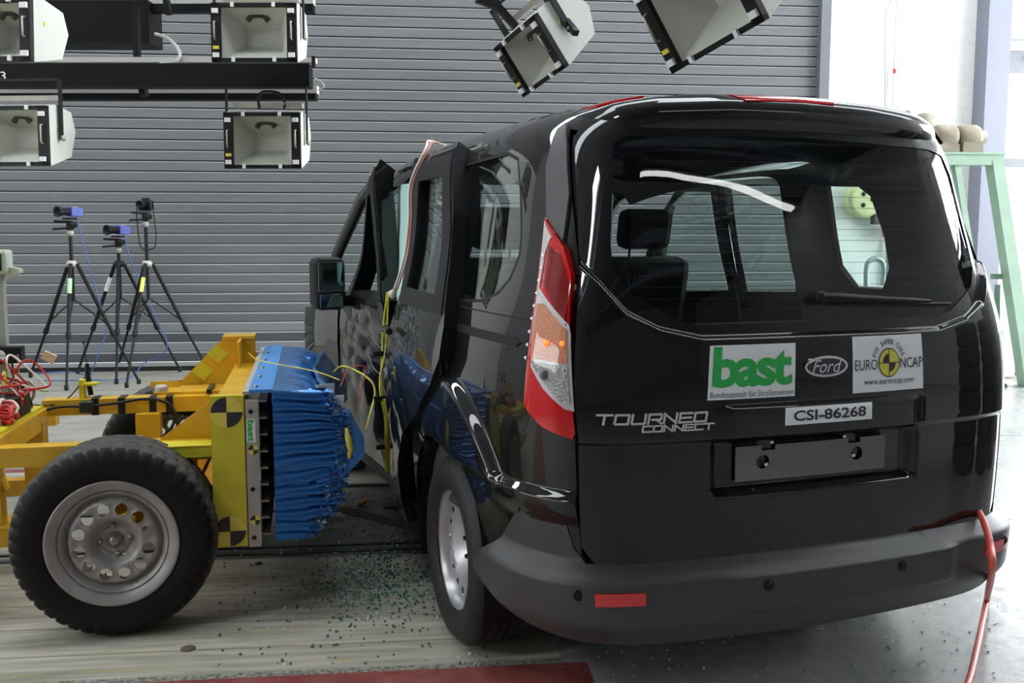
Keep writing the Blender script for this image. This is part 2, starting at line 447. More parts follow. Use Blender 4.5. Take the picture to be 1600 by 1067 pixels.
struct('floor', MB().box(((UL + UR) / 2, VB / 2, -.05), (UR - UL, -VB, .1)), floor_material())
# roller door of horizontal slats
def shutter_material():
    m = mat('grey slats', (.17, .18, .19), .42, spec=.5); N = NT(m); nt = m.node_tree; b = nt.nodes['Principled BSDF']
    tc = nt.nodes.new('ShaderNodeTexCoord'); O_ = tc.outputs['Object']
    a = N.ramp(N.noise(O_, 1.0, 6, (.5, 1, 9.35)), .3, .7)
    c = N.mix(a, (.118, .125, .130), (.150, .158, .162))
    s = N.math('MULTIPLY', N.ramp(N.noise(O_, 3, 4, (.8, 1, 30)), .66, .72), .35)
    c = N.mix(s, c, (.45, .46, .46)); nt.links.new(c, b.inputs['Base Color'])
    return m
SHUT = shutter_material(); GAP = mat('black slat joint', (.01, .01, .01), .7); LIP = mat('pale slat lip', (.30, .30, .30), .4)
RUBS = mat('black rubber seal', (.008, .008, .008), .7); SLT = mat('light slat', (.20, .21, .215), .4); SLD = mat('dark slat', (.075, .08, .09), .4)
mb = MB(); z = .05; i = 0
mb.box((2.3, -.03, .025), (9.4, .05, .05), 3)
mb.box((2.3, -.035, .07), (9.4, .05, .04), 2); z = .095
while z < 5.2:
    p = .104 if z < 1.3 else .1085
    mi = {0: 5, 1: 4, 2: 5, 3: 4}.get(i, 0)
    mb.box((2.3, -.004, z + .006), (9.4, .02, .012), 1)                       # dark groove
    z0, z1 = z + .010, z + p; y = -.03
    mb.add([(-2.4, y, z0), (7, y, z0), (7, y, z1 - .012), (-2.4, y, z1 - .012), (-2.4, -.008, z1), (7, -.008, z1), (-2.4, 0, z0), (7, 0, z0)],
           [(0, 1, 2, 3), (6, 7, 1, 0)], mi)
    mb.add([(-2.4, y, z1 - .012), (7, y, z1 - .012), (7, -.018, z1 - .001), (-2.4, -.018, z1 - .001)], [(0, 1, 2, 3)], 2)
    z += p; i += 1
struct('door_1', mb, [SHUT, GAP, LIP, RUBS, SLT, SLD])
struct('trim_1', MB().box((7.055, -.04, 2.6), (.11, .14, 5.2)).box((-2.46, -.04, 2.6), (.12, .14, 5.2)), mat('grey door jamb', (.13, .14, .155), .5))
struct('trim_2', MB().box((7.125, -.02, 2.6), (.03, .08, 5.2)), mat('pale jamb edge', (.55, .56, .50), .5))
# walls
def brick_material():
    m = mat('white painted brick', (.78, .78, .76), .6); N = NT(m); nt = m.node_tree; b = nt.nodes['Principled BSDF']
    tc = nt.nodes.new('ShaderNodeTexCoord'); mp = nt.nodes.new('ShaderNodeMapping'); mp.inputs['Rotation'].default_value = (PI / 2, 0, 0)
    nt.links.new(tc.outputs['Object'], mp.inputs[0])
    br = nt.nodes.new('ShaderNodeTexBrick'); br.inputs['Scale'].default_value = 1; br.inputs['Brick Width'].default_value = .5; br.inputs['Row Height'].default_value = .24
    br.inputs['Mortar Size'].default_value = .008; br.inputs['Color1'].default_value = (.78, .78, .76, 1); br.inputs['Color2'].default_value = (.80, .80, .78, 1); br.inputs['Mortar'].default_value = (.74, .74, .73, 1)
    nt.links.new(mp.outputs[0], br.inputs[0]); nt.links.new(br.outputs[0], b.inputs['Base Color'])
    return m
BRICK = brick_material()
mb = MB()
mb.box((8.0, .1, 3.5), (1.8, .2, 7)); mb.box((11.2, .1, 1.12), (4.6, .2, 2.24)); mb.box((11.2, .1, 5.35), (4.6, .2, 3.3)); mb.box((12.6, .1, 2.97), (1.8, .2, 1.46)); mb.box((9.0, .1, 2.97), (.25, .2, 1.46))
mb.box((-4.75, .1, 2.6), (4.5, .2, 5.2))
struct('wall_back', mb, BRICK)
struct('trim_6', MB().box((0, .1, 6.1), (14.2, .2, 1.8)), mat('dark upper wall', (.05, .05, .055), .7))
struct('trim_3', MB().box((9.0, -.12, 3.5), (.27, .24, 7)), mat('blue grey steel column', (.19, .20, .25), .5))
WFR = mat('dark window frame', (.16, .17, .19), .5)
mb = MB(); mb.box((10.4, .02, 2.27), (2.6, .1, .1)); mb.box((10.4, .02, 3.62), (2.6, .1, .1), 1); mb.box((10.4, .01, 3.40), (2.6, .08, .26)); mb.box((9.16, .02, 2.97), (.05, .1, 1.4), 1); mb.box((11.65, .02, 2.97), (.05, .1, 1.4), 1)
mb.box((10.4, -.02, 2.2), (2.7, .14, .03), 1); mb.box((10.4, -.05, 3.70), (2.6, .2, .14), 2)
mb.box((10.3, -.045, 3.44), (1.7, .03, .02), 1); mb.box((10.5, -.045, 3.39), (1.7, .03, .02), 1)
struct('window_1', mb, [WFR, mat('grey window sill', (.5, .5, .5), .5), mat('pale green blind box', (.42, .47, .44), .5)])
struct('window_2', MB().box((10.4, .08, 2.95), (2.5, .02, 1.4)), WINM)
GREYW = mat('grey hall wall', (.22, .22, .22), .7, noise=(1.5, .1)); CEILM = mat('dark corrugated ceiling', (.07, .075, .08), .7)
# right wall: tall windows near the roller door end only
mb = MB(); mb.box((UR + .1, -15.0, 3.5), (.2, 16.0, 7)); mb.box((UR + .1, -3.5, .5), (.2, 7, 1.0)); mb.box((UR + .1, -3.5, 6.1), (.2, 7, 1.8)); mb.box((UR + .1, -.15, 3.1), (.2, .3, 4.2))
mg = MB(); mf = MB()
mg.box((UR + .12, -3.65, 3.1), (.02, 6.7, 4.2))
for k in range(5): mf.box((UR + .05, -.3 - k * 1.675, 3.1), (.06, .06, 4.2))
mf.box((UR + .05, -3.65, 3.6), (.06, 6.7, .06))
struct('wall_right', mb, BRICK); struct('window_3', mg, WINR); struct('window_4', mf, WFR)
struct('wall_front', MB().box(((UL + UR) / 2, VB - .1, ZC / 2), (UR - UL, .2, ZC)), GREYW)
# left wall with a long window band
mb = MB(); mb.box((UL - .1, VB / 2, 1.0), (.2, -VB, 2.0)); mb.box((UL - .1, VB / 2, 5.3), (.2, -VB, 3.4)); mb.box((UL - .1, -2.5, 2.8), (.2, 5.0, 1.6)); mb.box((UL - .1, -19.0, 2.8), (.2, 8.0, 1.6))
struct('wall_left', mb, GREYW)
struct('window_5', MB().box((UL - .12, -10.0, 2.8), (.02, 10.0, 1.6)), mat('left window band', (1, 1, 1), .5, emit=((.95, .98, 1), LEFTW)))
# ceiling with two strips of roof glazing across the hall
mb = MB(); vs_ = [0, -1.3, -2.1, -6.4, -7.4, VB]
for a, b in zip(vs_[::2], vs_[1::2]):
    if b > VB: mb.box(((UL + UR) / 2, (a + b) / 2, ZC + .1), (UR - UL, a - b, .2))
    else:
        mb.box((UL + .8, (a + b) / 2, ZC + .1), (1.6, a - b, .2)); mb.box(((-3.4 + UR) / 2, (a + b) / 2, ZC + .1), (UR + 3.4, a - b, .2)); mb.box((-4.4, (-12.0 - 7.4) / 2, ZC + .1), (2.0, 4.6, .2)); mb.box((-4.4, (-13.0 + VB) / 2, ZC + .1), (2.0, -VB - 13.0, .2))
struct('window_8', MB().box((-4.4, -12.5, ZC + .05), (2.0, 1.0, .02)), mat('rear fill glow', (1, 1, 1), .5, emit=((.95, .98, 1.0), 42.0)))  # unseen glowing ceiling panel, added to fill the scene from behind the camera
struct('ceiling', mb, CEILM)
for n, (a, b) in enumerate(((-1.3, -2.1), (-6.4, -7.4))):
    struct('window_%d' % (6 + n), MB().box(((UL + UR) / 2, (a + b) / 2, ZC + .05), (UR - UL, a - b, .02)), SKYM if n else mat('daylight glazing by the door', (1, 1, 1), .5, emit=((.93, .97, 1.0), SKY * 1.8)))
mb = MB()
TRUSS = mat('blue grey roof steel', (.16, .18, .24), .5)
for v in (-3.5, -8.5, -13.0, -17.5):
    mb.box(((UL + UR) / 2, v, ZC - .15), (UR - UL, .18, .22)); mb.box(((UL + UR) / 2, v, ZC - .9), (UR - UL, .14, .14))
    for k in range(20):
        u0 = UL + k * (UR - UL) / 20; u1 = u0 + (UR - UL) / 20
        mb.beam((u0, v, ZC - (.9 if k % 2 else .2)), (u1, v, ZC - (.2 if k % 2 else .9)), .07, .07)
struct('trim_4', mb, TRUSS)
lamp_row = in_hall(empty('lamp_row', label='long row of fluorescent tubes under the ceiling behind the viewer', cat='ceiling light'))
MB().box((8.8, -15.4, ZC - .10), (9.2, .22, .06)).build('light_channel', WHITE, lamp_row)
for k in range(6): MB().box((4.95 + k * 1.5, -15.4, ZC - .16), (1.46, .18, .05)).build('tube', mat('lit tube', (1, 1, 1), .5, emit=((1, 1, .97), TUBE)), lamp_row)
struct('trim_5', MB().box((-2.0, -6.30, .003), (9.9, .035, .006)).box((-2.0, -6.22, .004), (9.9, .02, .008)).box((-2.0, -5.62, .004), (9.9, .03, .008)).box((-2.0, -5.15, .004), (9.9, .05, .008)),
       mat('dark steel track rail', (.02, .02, .02), .5))

# ================================================================== THE VAN
# body surface: S runs round the plan from the nose (0) along the side to the middle of the tail (LE); T runs up the section
REF = np.array([(0,3.50),(.25,3.48),(.5,3.38),(.70,3.20),(.82,2.95),(.875,2.5),(.895,2.0),(.905,1.4),(.91,.7),(.908,.2),(.90,-.1),(.883,-.35),(.858,-.53),(.812,-.68),(.738,-.775),(.62,-.826),(.43,-.855),(.22,-.870),(0,-.875)])
SEC = np.array([(.20,.20,.83),(.35,.35,.875),(.5,.5,.895),(.7,.7,.908),(.85,.85,.91),(1.0,1.0,.899),(1.12,1.12,.878),(1.3,1.3,.826),(1.5,1.5,.780),(1.62,1.62,.757),(1.70,1.70,.73),(1.78,1.760,.675),(1.86,1.790,.60),(1.98,1.809,.47),(2.2,1.819,.25),(2.45,1.822,0.0)])
TAIL = np.array([(.2,0),(.5,0),(.8,0),(1.0,.004),(1.12,.012),(1.3,.045),(1.5,.092),(1.62,.122),(1.7,.145),(1.78,.17)])
_HC = {}
def spline_slopes(X, Y):
    k = (id(X), X.tobytes(), Y.tobytes())
    if k not in _HC:
        n = len(X); h = np.diff(X); A = np.zeros((n, n)); b = np.zeros(n); A[0, 0] = 2; A[0, 1] = 1; A[-1, -1] = 2; A[-1, -2] = 1
        b[0] = 3 * (Y[1] - Y[0]) / h[0]; b[-1] = 3 * (Y[-1] - Y[-2]) / h[-1]
        for i in range(1, n - 1):
            A[i, i - 1] = h[i]; A[i, i] = 2 * (h[i] + h[i - 1]); A[i, i + 1] = h[i - 1]
            b[i] = 3 * (h[i] * (Y[i] - Y[i - 1]) / h[i - 1] + h[i - 1] * (Y[i + 1] - Y[i]) / h[i])
        _HC[k] = np.linalg.solve(A, b)
    return _HC[k]
def herm(x, X, Y):
    x = np.clip(x, X[0], X[-1]); i = np.clip(np.searchsorted(X, x) - 1, 0, len(X) - 2)
    d = spline_slopes(X, Y); h = X[i + 1] - X[i]; t = (x - X[i]) / h
    return (2*t**3-3*t*t+1)*Y[i]+(t**3-2*t*t+t)*h*d[i]+(-2*t**3+3*t*t)*Y[i+1]+(t**3-t*t)*h*d[i+1]
LL = np.concatenate([[0], np.cumsum(np.hypot(*np.diff(REF, axis=0).T))]); LE = LL[-1]
def sm(x, a, b):
    t = np.clip((x - a) / (b - a), 0, 1); return t * t * (3 - 2 * t)
def base(S, T, side=-1):
    x = herm(S, LL, REF[:, 0]); y = herm(S, LL, REF[:, 1]); w_ = herm(T, SEC[:, 0], SEC[:, 2]); z = herm(T, SEC[:, 0], SEC[:, 1])
    tl = herm(T, TAIL[:, 0], TAIL[:, 1]); b = 1 / (1 + np.exp((y + .25) / .13))
    drop = -.10 * np.clip(y - .9, 0, 9) ** 2 - .008 * np.clip((-.2 - y) / .6, 0, 1) ** 2
    z = z + drop * np.clip((T - 1.1) / .6, 0, 1)
    return np.stack([side * x * w_ / .91, y + tl * b, z], 1)
def outn(mapf, V, e=.004):
    n = grad_normal(mapf, V, e); P_ = mapf(V); c = np.stack([P_[:, 0] * 0, np.clip(P_[:, 1], -.3, 2.6), P_[:, 2] * 0 + .95], 1)
    s = np.sign((n * (P_ - c)).sum(1)); s[s == 0] = 1
    return n * s[:, None]
def dent(P_, S, T):
    """crash damage on the struck (left) side"""
    y = P_[:, 1]; g = np.exp(-((y - 1.40) / .48) ** 2)
    a = np.interp(T, [.2, .5, .8, 1.0, 1.15, 1.4, 1.7, 1.9], [.04, .15, .18, .12, .08, .02, -.02, 0])
    return g * a
def crumple(S, T, k=1.0):
    m = np.exp(-((S - 2.75) / .55) ** 2) * np.exp(-((T - .70) / .28) ** 2)
    r = np.sqrt(np.sin(S * 9 + T * 12 + 1.5 * np.sin(T * 7)) ** 2 + .012) * .034 + np.sqrt(np.sin(S * 15 - T * 9 + 1.2 * np.sin(S * 6)) ** 2 + .012) * .014
    return k * m * (r - .02)
AX = float(LL[-1]) * 0 + 4.02; AZ = .325
def flare(S, T):
    r = np.hypot(S - AX, T - AZ)
    return .030 * (1 - sm(r, .605, .650)) * sm(r, .30, .42) * sm(S, 3.7, 3.95) * sm(T, .672, .705)
def quarter_lift(S, T):
    d = flare(S, T)
    d = d + .020 * (1 - sm(T, .685, .715)) * sm(S, 4.44, 4.54) * 0 + .024 * (1 - sm(T, .683, .712)) * sm(T, .60, .66) * sm(S, 4.42, 4.52)              # step that runs back from the arch to the lamp
    d = d - .014 * sm(T, 1.155, 1.17) * (1 - sm(T, 1.19, 1.20)) * 0
    return d
def side_map(side=-1, lift=None, off=0., damage=True):
    def f(V):
        V = np.asarray(V, float); S, T = V[:, 0], V[:, 1]
        P_ = base(S, T, side); bf = lambda Q: base(Q[:, 0], Q[:, 1], side)
        n = outn(bf, V); o = np.full(len(V), off, float)
        if lift is not None: o = o + lift(S, T)
        P_ = P_ + n * o[:, None]
        if damage and side < 0:
            P_[:, 0] += dent(P_, S, T) - .11 * sm(P_[:, 1], 1.95, 2.7)      # nose bent towards the struck side
        return P_
    return f
def u_map(lift=None, off=0.):
    """tail of the body: u = distance round from the middle (negative = left)"""
    def bf(V):
        u, T = V[:, 0], V[:, 1]; P_ = base(LE - np.abs(u), T, 1); P_[:, 0] *= np.sign(u + 1e-12); return P_
    def f(V, k=0.):
        V = np.asarray(V, float); n = outn(bf, V); o = np.full(len(V), off + k, float)
        if lift is not None: o = o + lift(V[:, 0], V[:, 1])
        return bf(V) + n * o[:, None]
    return f
def fd_lift(S, T):   # top of the frame is bent outwards, skin folded
    return crumple(S, T, 1.6) + np.interp(T, [.7, 1.0, 1.1, 1.2, 1.45, 1.7], [0, .015, .022, .035, .062, .095]) * sm(S, 1.9, 2.7)
def sd_lift(S, T):   # the sliding door has sprung out of its frame
    return .020 + .030 * sm(S, 3.3, 3.95) * sm(T, .5, .9) + crumple(S, T, 1.2) + .025 * sm(T, 1.1, 1.7) * (1 - sm(S, 3.2, 3.8))
# tail shapes
VIS = [(-1.2, 1.36), (-.80, 1.33), (-.735, 1.28), (-.65, 1.20), (-.55, 1.155), (-.42, 1.128), (.42, 1.128), (.55, 1.155), (.65, 1.20), (.735, 1.28), (.80, 1.33), (1.2, 1.36)]
def gate_lift(u, t):
    vz = np.interp(u, [p[0] for p in VIS], [p[1] for p in VIS])
    o = .022 * (1 - sm(t, vz - .012, vz + .004))                              # body stands proud of the glazed band
    o = o - .012 * (1 - sm(t, .836, .852))
    o = o + .012 * (1 - sm(np.abs(u + .025), .30, .37)) * sm(t, .845, .85) * (1 - sm(t, .925, .94)) * (t < 1)
    rec = (1 - sm(np.abs(u + .03), .330, .352)) * sm(t, .682, .700) * (1 - sm(t, .832, .846))
    o = o - .035 * rec
    return o
CAR = empty('car', CAR_O, CAR_A, 'black passenger van with crushed left side seen from its rear left corner', 'car')
def gate_rows():
    R_ = []; us = np.arange(-.84, .841, .008); vz = np.interp(us, [p[0] for p in VIS], [p[1] for p in VIS])
    for d in (-.018, -.0125, -.009, -.0055, -.002, .0015, .005, .010): R_.append(list(zip(us, vz + d)))
    us = np.arange(-.8, .8, .012)
    for t in (.833, .837, .841, .845, .849, .853): R_.append([(u, t) for u in us])
    return R_
def flare_rows():
    R_ = []
    for r in (.600, .607, .614, .621, .628, .635, .642, .649, .656): R_.append([(AX + r * math.cos(a), AZ + r * math.sin(a)) for a in np.arange(.35, 2.4, .016)])
    for t in (.683, .688, .693, .698, .703, .708, .713, .718): R_.append([(x, t) for x in np.arange(4.56, 4.9, .012)])
    return R_
def shp(poly): return [(a - .022 * min(max((b - .95) / .4, 0), 1), b) for a, b in poly]
def mirror_poly(p): return [(-a, b) for a, b in p][::-1]
def build_car():
    C = CAR
    # ---- sides
    arch = lambda cx, r, z0=.2, n=22: [(cx + r * math.cos(a), AZ + r * math.sin(a)) for a in [math.radians(-18 + (216) * i / n) for i in range(n + 1)]]
    QW = [(3.80, 1.655), (4.30, 1.665), (4.41, 1.64), (4.455, 1.55), (4.50, 1.40), (4.505, 1.34), (4.47, 1.27), (4.41, 1.225), (4.30, 1.195), (4.10, 1.185), (3.93, 1.19), (3.86, 1.25), (3.80, 1.45)]
    ar = arch(AX, .40)
    LAMP = [(4.655, 1.455), (4.735, 1.385), (4.775, 1.33), (4.79, 1.1), (4.815, .86), (4.80, .855), (4.74, .875), (4.685, .925), (4.675, 1.0), (4.680, 1.17), (4.66, 1.32)]
    for side in (-1, 1):
        s = 'left' if side < 0 else 'right'
        out = [(3.64, 1.72), (3.64, .9), (3.62, .55)] + ar[::-1][0:] + [(4.39, .24), (4.44, .35), (4.60, .52), (4.66, .64), (4.745, .62), (4.80, .56), (4.815, .60), (4.82, .855), (4.795, 1.33), (4.745, 1.385), (4.72, 1.5), (4.685, 1.72)]
        out = [(3.64, 1.72), (3.64, .62)] + [p for p in ar[::-1] if p[1] > .25] + [(4.42, .30), (4.53, .50), (4.64, .64), (4.80, .49), (4.835, .49), (4.812, 1.2), (4.76, 1.38), (4.72, 1.55), (4.69, 1.72)]
        o = panel('quarter_panel', out, side_map(side, quarter_lift if side < 0 else None), PAINT, C, holes=[QW], res=.025, thick=.012, e=.0025, rows=flare_rows() if side < 0 else ())
        mq = side_map(side, None, -.004)
        g = panel('side_window', [(a, b) for a, b in QW], mq, GLASS, C, res=.05, thick=.003)
        # black edging of the window
        if side < 0:
            QI = [(4.02 + (a - 4.02) * .97 + .0, 1.43 + (b - 1.43) * .96) for a, b in QW]
            panel('window_seal', QW, side_map(side, None, -.001), TRIM, g, holes=[QI], res=.05, thick=.003)
            g['label'] = 'rear left side window glass'
            panel('door_track', [(3.62, 1.10), (4.58, 1.085), (4.60, 1.098), (4.56, 1.112), (3.62, 1.127)], side_map(side, None, .004), TRIM, C, res=.04, thick=.01)
            panel('panel_seam', [(3.9, 1.172), (4.63, 1.163), (4.63, 1.167), (3.9, 1.177)], side_map(side, None, .002), TRIM, C, res=.04, thick=.004)
            # grey trim above the lamp
        panel('pillar_trim', [(a - .018, b) for a, b in [(4.655, 1.455), (4.735, 1.385), (4.745, 1.52), (4.72, 1.66), (4.685, 1.73), (4.655, 1.71), (4.635, 1.6)]], side_map(side, None, .010 if side < 0 else -.004), mat('grey pillar trim', (.075, .076, .08), .45), C, res=.03, thick=.012)
    # ---- doors on the right (whole)
    DW = [(2.30, 1.10), (3.02, 1.14), (3.02, 1.62), (2.80, 1.64), (2.62, 1.58)]
    FD = [(1.95, .30), (3.08, .30), (3.08, 1.70), (2.78, 1.70), (2.45, 1.52), (2.05, 1.10), (1.95, 1.0)]
    SW = [(3.14, 1.14), (3.56, 1.16), (3.60, 1.3), (3.58, 1.62), (3.16, 1.64)]
    SD = [(3.10, .30), (3.60, .30), (3.62, .62), (3.63, .9), (3.63, 1.70), (3.10, 1.70)]
    WSH = [(1.0, .28)] + [(1.37 + .37 * math.cos(a), AZ + .37 * math.sin(a)) for a in [math.radians(175 - 170 * i / 14) for i in range(15)]] + [(1.93, .30), (1.93, 1.0), (1.9, 1.04), (1.2, .98), (.6, .9), (.25, .8), (.25, .35)]
    panel('front_door', FD, side_map(1), PAINT, C, holes=[DW], res=.07, thick=.03)
    panel('door_window', DW, side_map(1, None, -.01), GLASS, C, res=.1, thick=.003)
    panel('sliding_door', SD, side_map(1), PAINT, C, holes=[SW], res=.07, thick=.03)
    panel('door_window', SW, side_map(1, None, -.01), GLASS, C, res=.1, thick=.003)
    panel('front_fender', WSH, side_map(1), PAINT, C, res=.07, thick=.01)
    # ---- struck side
    fl = lambda S, T: crumple(S, T, .8)
    panel('front_fender', WSH, side_map(-1, fl), PAINT_C, C, res=.04, thick=.01)
    FDL = [(1.97, .30), (2.70, .28), (2.74, .75), (2.80, 1.10), (2.79, 1.40), (2.77, 1.715), (2.62, 1.68), (2.36, 1.50), (2.08, 1.16), (1.97, 1.02)]
    FWL = [(2.18, 1.13), (2.50, 1.14), (2.69, 1.14), (2.68, 1.60), (2.60, 1.60), (2.40, 1.46)]
    d = panel('front_door', FDL, side_map(-1, fd_lift), PAINT_C, C, holes=[FWL], res=.014, thick=.085)
    d['label'] = 'crushed front door with its window frame bent outwards'
    panel('window_seal', [(2.12, 1.09), (2.50, 1.10), (2.77, 1.10), (2.755, 1.69), (2.60, 1.655), (2.36, 1.48)], side_map(-1, lambda S, T: fd_lift(S, T) + .004), TRIM, d, holes=[FWL], res=.04, thick=.008)
    SDL = [(3.0, .24), (3.38, .24), (3.42, .50), (3.56, .64), (3.72, .71), (3.88, .78), (4.06, .90), (4.14, 1.0), (4.14, 1.1), (4.09, 1.20), (3.96, 1.47), (3.79, 1.715), (3.22, 1.70), (3.31, 1.45), (3.40, 1.20), (3.28, 1.05), (3.02, .80), (2.98, .50)]
    SWL = [(3.50, 1.20), (3.98, 1.19), (3.90, 1.38), (3.73, 1.61), (3.39, 1.61), (3.45, 1.40)]
    d = panel('sliding_door', SDL, side_map(-1, sd_lift), PAINT_C, C, holes=[SWL], res=.015, thick=.065)
    d['label'] = 'sliding door sprung outwards from its frame'
    g = panel('door_window', SWL, side_map(-1, lambda S, T: sd_lift(S, T) - .02), GLASS, C, res=.06, thick=.003)
    g['label'] = 'glass of the sliding door'
    panel('window_seal', [(3.41, 1.14), (4.10, 1.13), (3.97, 1.42), (3.80, 1.68), (3.24, 1.68), (3.33, 1.44)], side_map(-1, lambda S, T: sd_lift(S, T) + .004), TRIM, g, holes=[SWL], res=.05, thick=.01)
    # handle of the sliding door
    f = side_map(-1, sd_lift, .03); P_ = f(np.array([(3.28, 1.02), (3.36, 1.03), (3.46, 1.025)])); MB().tube([tuple(p) for p in P_], .014, 8).build('door_handle', PAINT, d)
    # centre pillar seen between the doors
    panel('centre_pillar', [(2.80, .3), (3.0, .3), (3.0, 1.12), (2.80, 1.12)], side_map(-1, None, -.06), TRIM, C, res=.06, thick=.05)
    panel('sill', [(1.80, .20), (3.62, .20), (3.62, .33), (1.80, .33)], side_map(-1, lambda S, T: crumple(S, T, .4), -.02), TRIM, C, res=.05, thick=.06)
    panel('sill', [(1.80, .20), (3.62, .20), (3.62, .33), (1.80, .33)], side_map(1, None, -.01), TRIM, C, res=.1, thick=.06)
    # airbag curtain
    def cur(S, T): return -.03 - .02 * np.abs(np.sin(S * 14 + T * 3))
    panel('airbag_curtain', [(2.72, 1.13), (3.30, 1.10), (3.24, 1.66), (2.66, 1.66)], side_map(-1, cur), CREAM, C, res=.04, thick=.04)
    # ---- roof, header, bonnet, windscreen
    s0 = 1.98
    RO = [(s0 + .14, 1.712), (4.67, 1.715), (4.76, 1.70), (4.77, 1.80), (4.70, 1.95), (4.68, 2.45), (2.1, 2.45), (s0 + .05, 2.1), (s0 + .1, 1.8)]
    for side in (-1, 1):
        o = panel('roof', RO, side_map(side, None, 0.), PAINT, C, res=.08, grid=(.08, .035), thick=.02)
    # curved glass in front, dark bonnet
    yb, zb = 2.92, 1.10
    mb = MB(); n = 12
    rows = []
    for k in range(7):
        t = k / 6; row = []
        for i in range(n + 1):
            a = -1 + 2 * i / n; w_ = (.80 * (1 - t) + .66 * t); y = (yb * (1 - t) + 1.90 * t) - .16 * a * a * (1 - t); z = zb * (1 - t) + 1.765 * t - .03 * a * a * t
            row.append((a * w_, y, z + .03 * math.sin(PI * t)))
        rows.append(row)
    mb.add([p for r in rows for p in r], [(r * (n + 1) + i, r * (n + 1) + i + 1, (r + 1) * (n + 1) + i + 1, (r + 1) * (n + 1) + i) for r in range(6) for i in range(n)], 0, True)
    mb.build('windshield', GLASS, C)
    mb = MB(); rows = []
    for k in range(7):
        t = k / 6; rows.append([(a * (.83 - .12 * t * t), 2.86 + .62 * t - .18 * abs(a) ** 3 * t - .10 * a * a * (1 - t), 1.09 - .03 * a * a - .20 * t ** 1.6) for a in [-1 + 2 * i / n for i in range(n + 1)]])
    mb.add([p for r in rows for p in r], [(r * (n + 1) + i, r * (n + 1) + i + 1, (r + 1) * (n + 1) + i + 1, (r + 1) * (n + 1) + i) for r in range(6) for i in range(n)], 0, True)
    mb.build('bonnet', PAINT, C)
    for sx in (-1, 1):
        MB().tube([(sx * .83, 2.84, 1.07), (sx * .80, 2.45, 1.33), (sx * .745, 2.02, 1.61), (sx * .72, 1.80, 1.685)], .035, 8).build('front_pillar', PAINT, C)
    # ---- tail
    gl = u_map(gate_lift)
    GT = [(-.745, 1.70), (-.80, 1.55), (-.80, 1.40), (-.775, 1.30), (-.76, 1.0), (-.75, .545), (-.72, .515)]
    GT = [(-.86, 1.70), (-.83, 1.5), (-.812, 1.36), (-.785, 1.30), (-.762, 1.0), (-.745, .86), (-.745, .56), (-.71, .512)]
    GO = GT + [(-a, b) for a, b in GT[::-1]] + [(.80, 1.775), (-.80, 1.775)]
    GW = [(-.72, 1.66), (-.715, 1.38), (-.70, 1.31), (-.64, 1.245), (-.50, 1.175), (-.44, 1.16), (.42, 1.16), (.50, 1.175), (.64, 1.245), (.70, 1.31), (.715, 1.38), (.72, 1.60), (.69, 1.66), (.6, 1.675), (0, 1.69), (-.6, 1.685), (-.69, 1.68)]
    G = panel('tailgate', GO, gl, PAINT, C, holes=[GW], res=.018, grid=(.022, .012), thick=.03, e=.0025, rows=gate_rows())
    W_ = panel('rear_window', GW, u_map(None, -.003), GLASS_R, C, res=.07, thick=.003, back=False)
    GI = [(a * .93, 1.42 + (b - 1.42) * .93) for a, b in GW]
    # heating wires
    mb = MB(); um = u_map(None, -.006)
    for k in range(14):
        t = 1.20 + k * .032; h = .42 if t < 1.21 else .62
        P_ = um(np.array([(-h + 2 * h * i / 16, t) for i in range(17)])); mb.tube([tuple(p) for p in P_], .0006, 4)
    mb.build('heating_wires', mat('window heater wire', (.05, .03, .02), .6), W_)
    # gap round the tailgate
    def strip(name, pts, w_, mapf, m, parent, thick=.004):
        L_ = []; R_ = []
        for i, p in enumerate(pts):
            a = pts[max(i - 1, 0)]; b = pts[min(i + 1, len(pts) - 1)]; d = np.array([b[0] - a[0], b[1] - a[1]], float); d /= np.linalg.norm(d); nn = np.array([-d[1], d[0]])
            L_.append((p[0] + nn[0] * w_, p[1] + nn[1] * w_)); R_.append((p[0] - nn[0] * w_, p[1] - nn[1] * w_))
        return panel(name, L_ + R_[::-1], mapf, m, parent, res=.03, thick=thick)
    for sx in (-1, 1):
        strip('gate_gap', [(sx * (abs(a) + .012) , b) for a, b in GT[:-1]], .012, u_map(None, -.012), mat('black gap', (.002, .002, .002), .6), C)
    # roof spoiler over the tailgate with its lamp
    zr = lambda x: np.interp(np.abs(x), np.linspace(0, .70, 15), np.interp(np.linspace(0, .70, 15), [0, .25, .45, .55, .62, .66, .70], [1.793, 1.789, 1.776, 1.760, 1.740, 1.722, 1.695]))
    fy = lambda x: herm(np.clip(LE - np.interp(np.abs(x) / .76, REF[::-1, 0][:9], (LE - LL)[::-1][:9]), 0, LE), LL, REF[:, 1]) + .162
    SPY = [.62, .42, .20, .06, .018, -.004, -.014, -.016, -.010, .006]; SPZ = [.012, .014, .010, .004, -.004, -.016, -.034, -.052, -.074, -.10]; SPV = np.arange(10.)
    cy, cz = [np.array(k) for k in (SPY, SPZ)]
    def spm(V):
        x, v = V[:, 0], V[:, 1]
        return np.stack([x, fy(x) + herm(v, SPV, cy), zr(x) + herm(v, SPV, cz) + .006 * sm(v, 3, 4) * (1 - sm(v, 4, 5)) * (1 - sm(np.abs(x + .42), .12, .20))], 1)
    sp_ = panel('spoiler', [(-.69, 0), (.69, 0), (.69, 9), (-.69, 9)], spm, PAINT, C, res=9, grid=(.025, .3), thick=.012, e=.02)
    panel('brake_lamp', [(-.24, 3.0), (.12, 3.0), (.10, 5.1), (-.20, 5.1)], lambda V: spm(V) + [0, -.008, .007], REDL, C, res=9, grid=(.03, .3), thick=.006, e=.02)
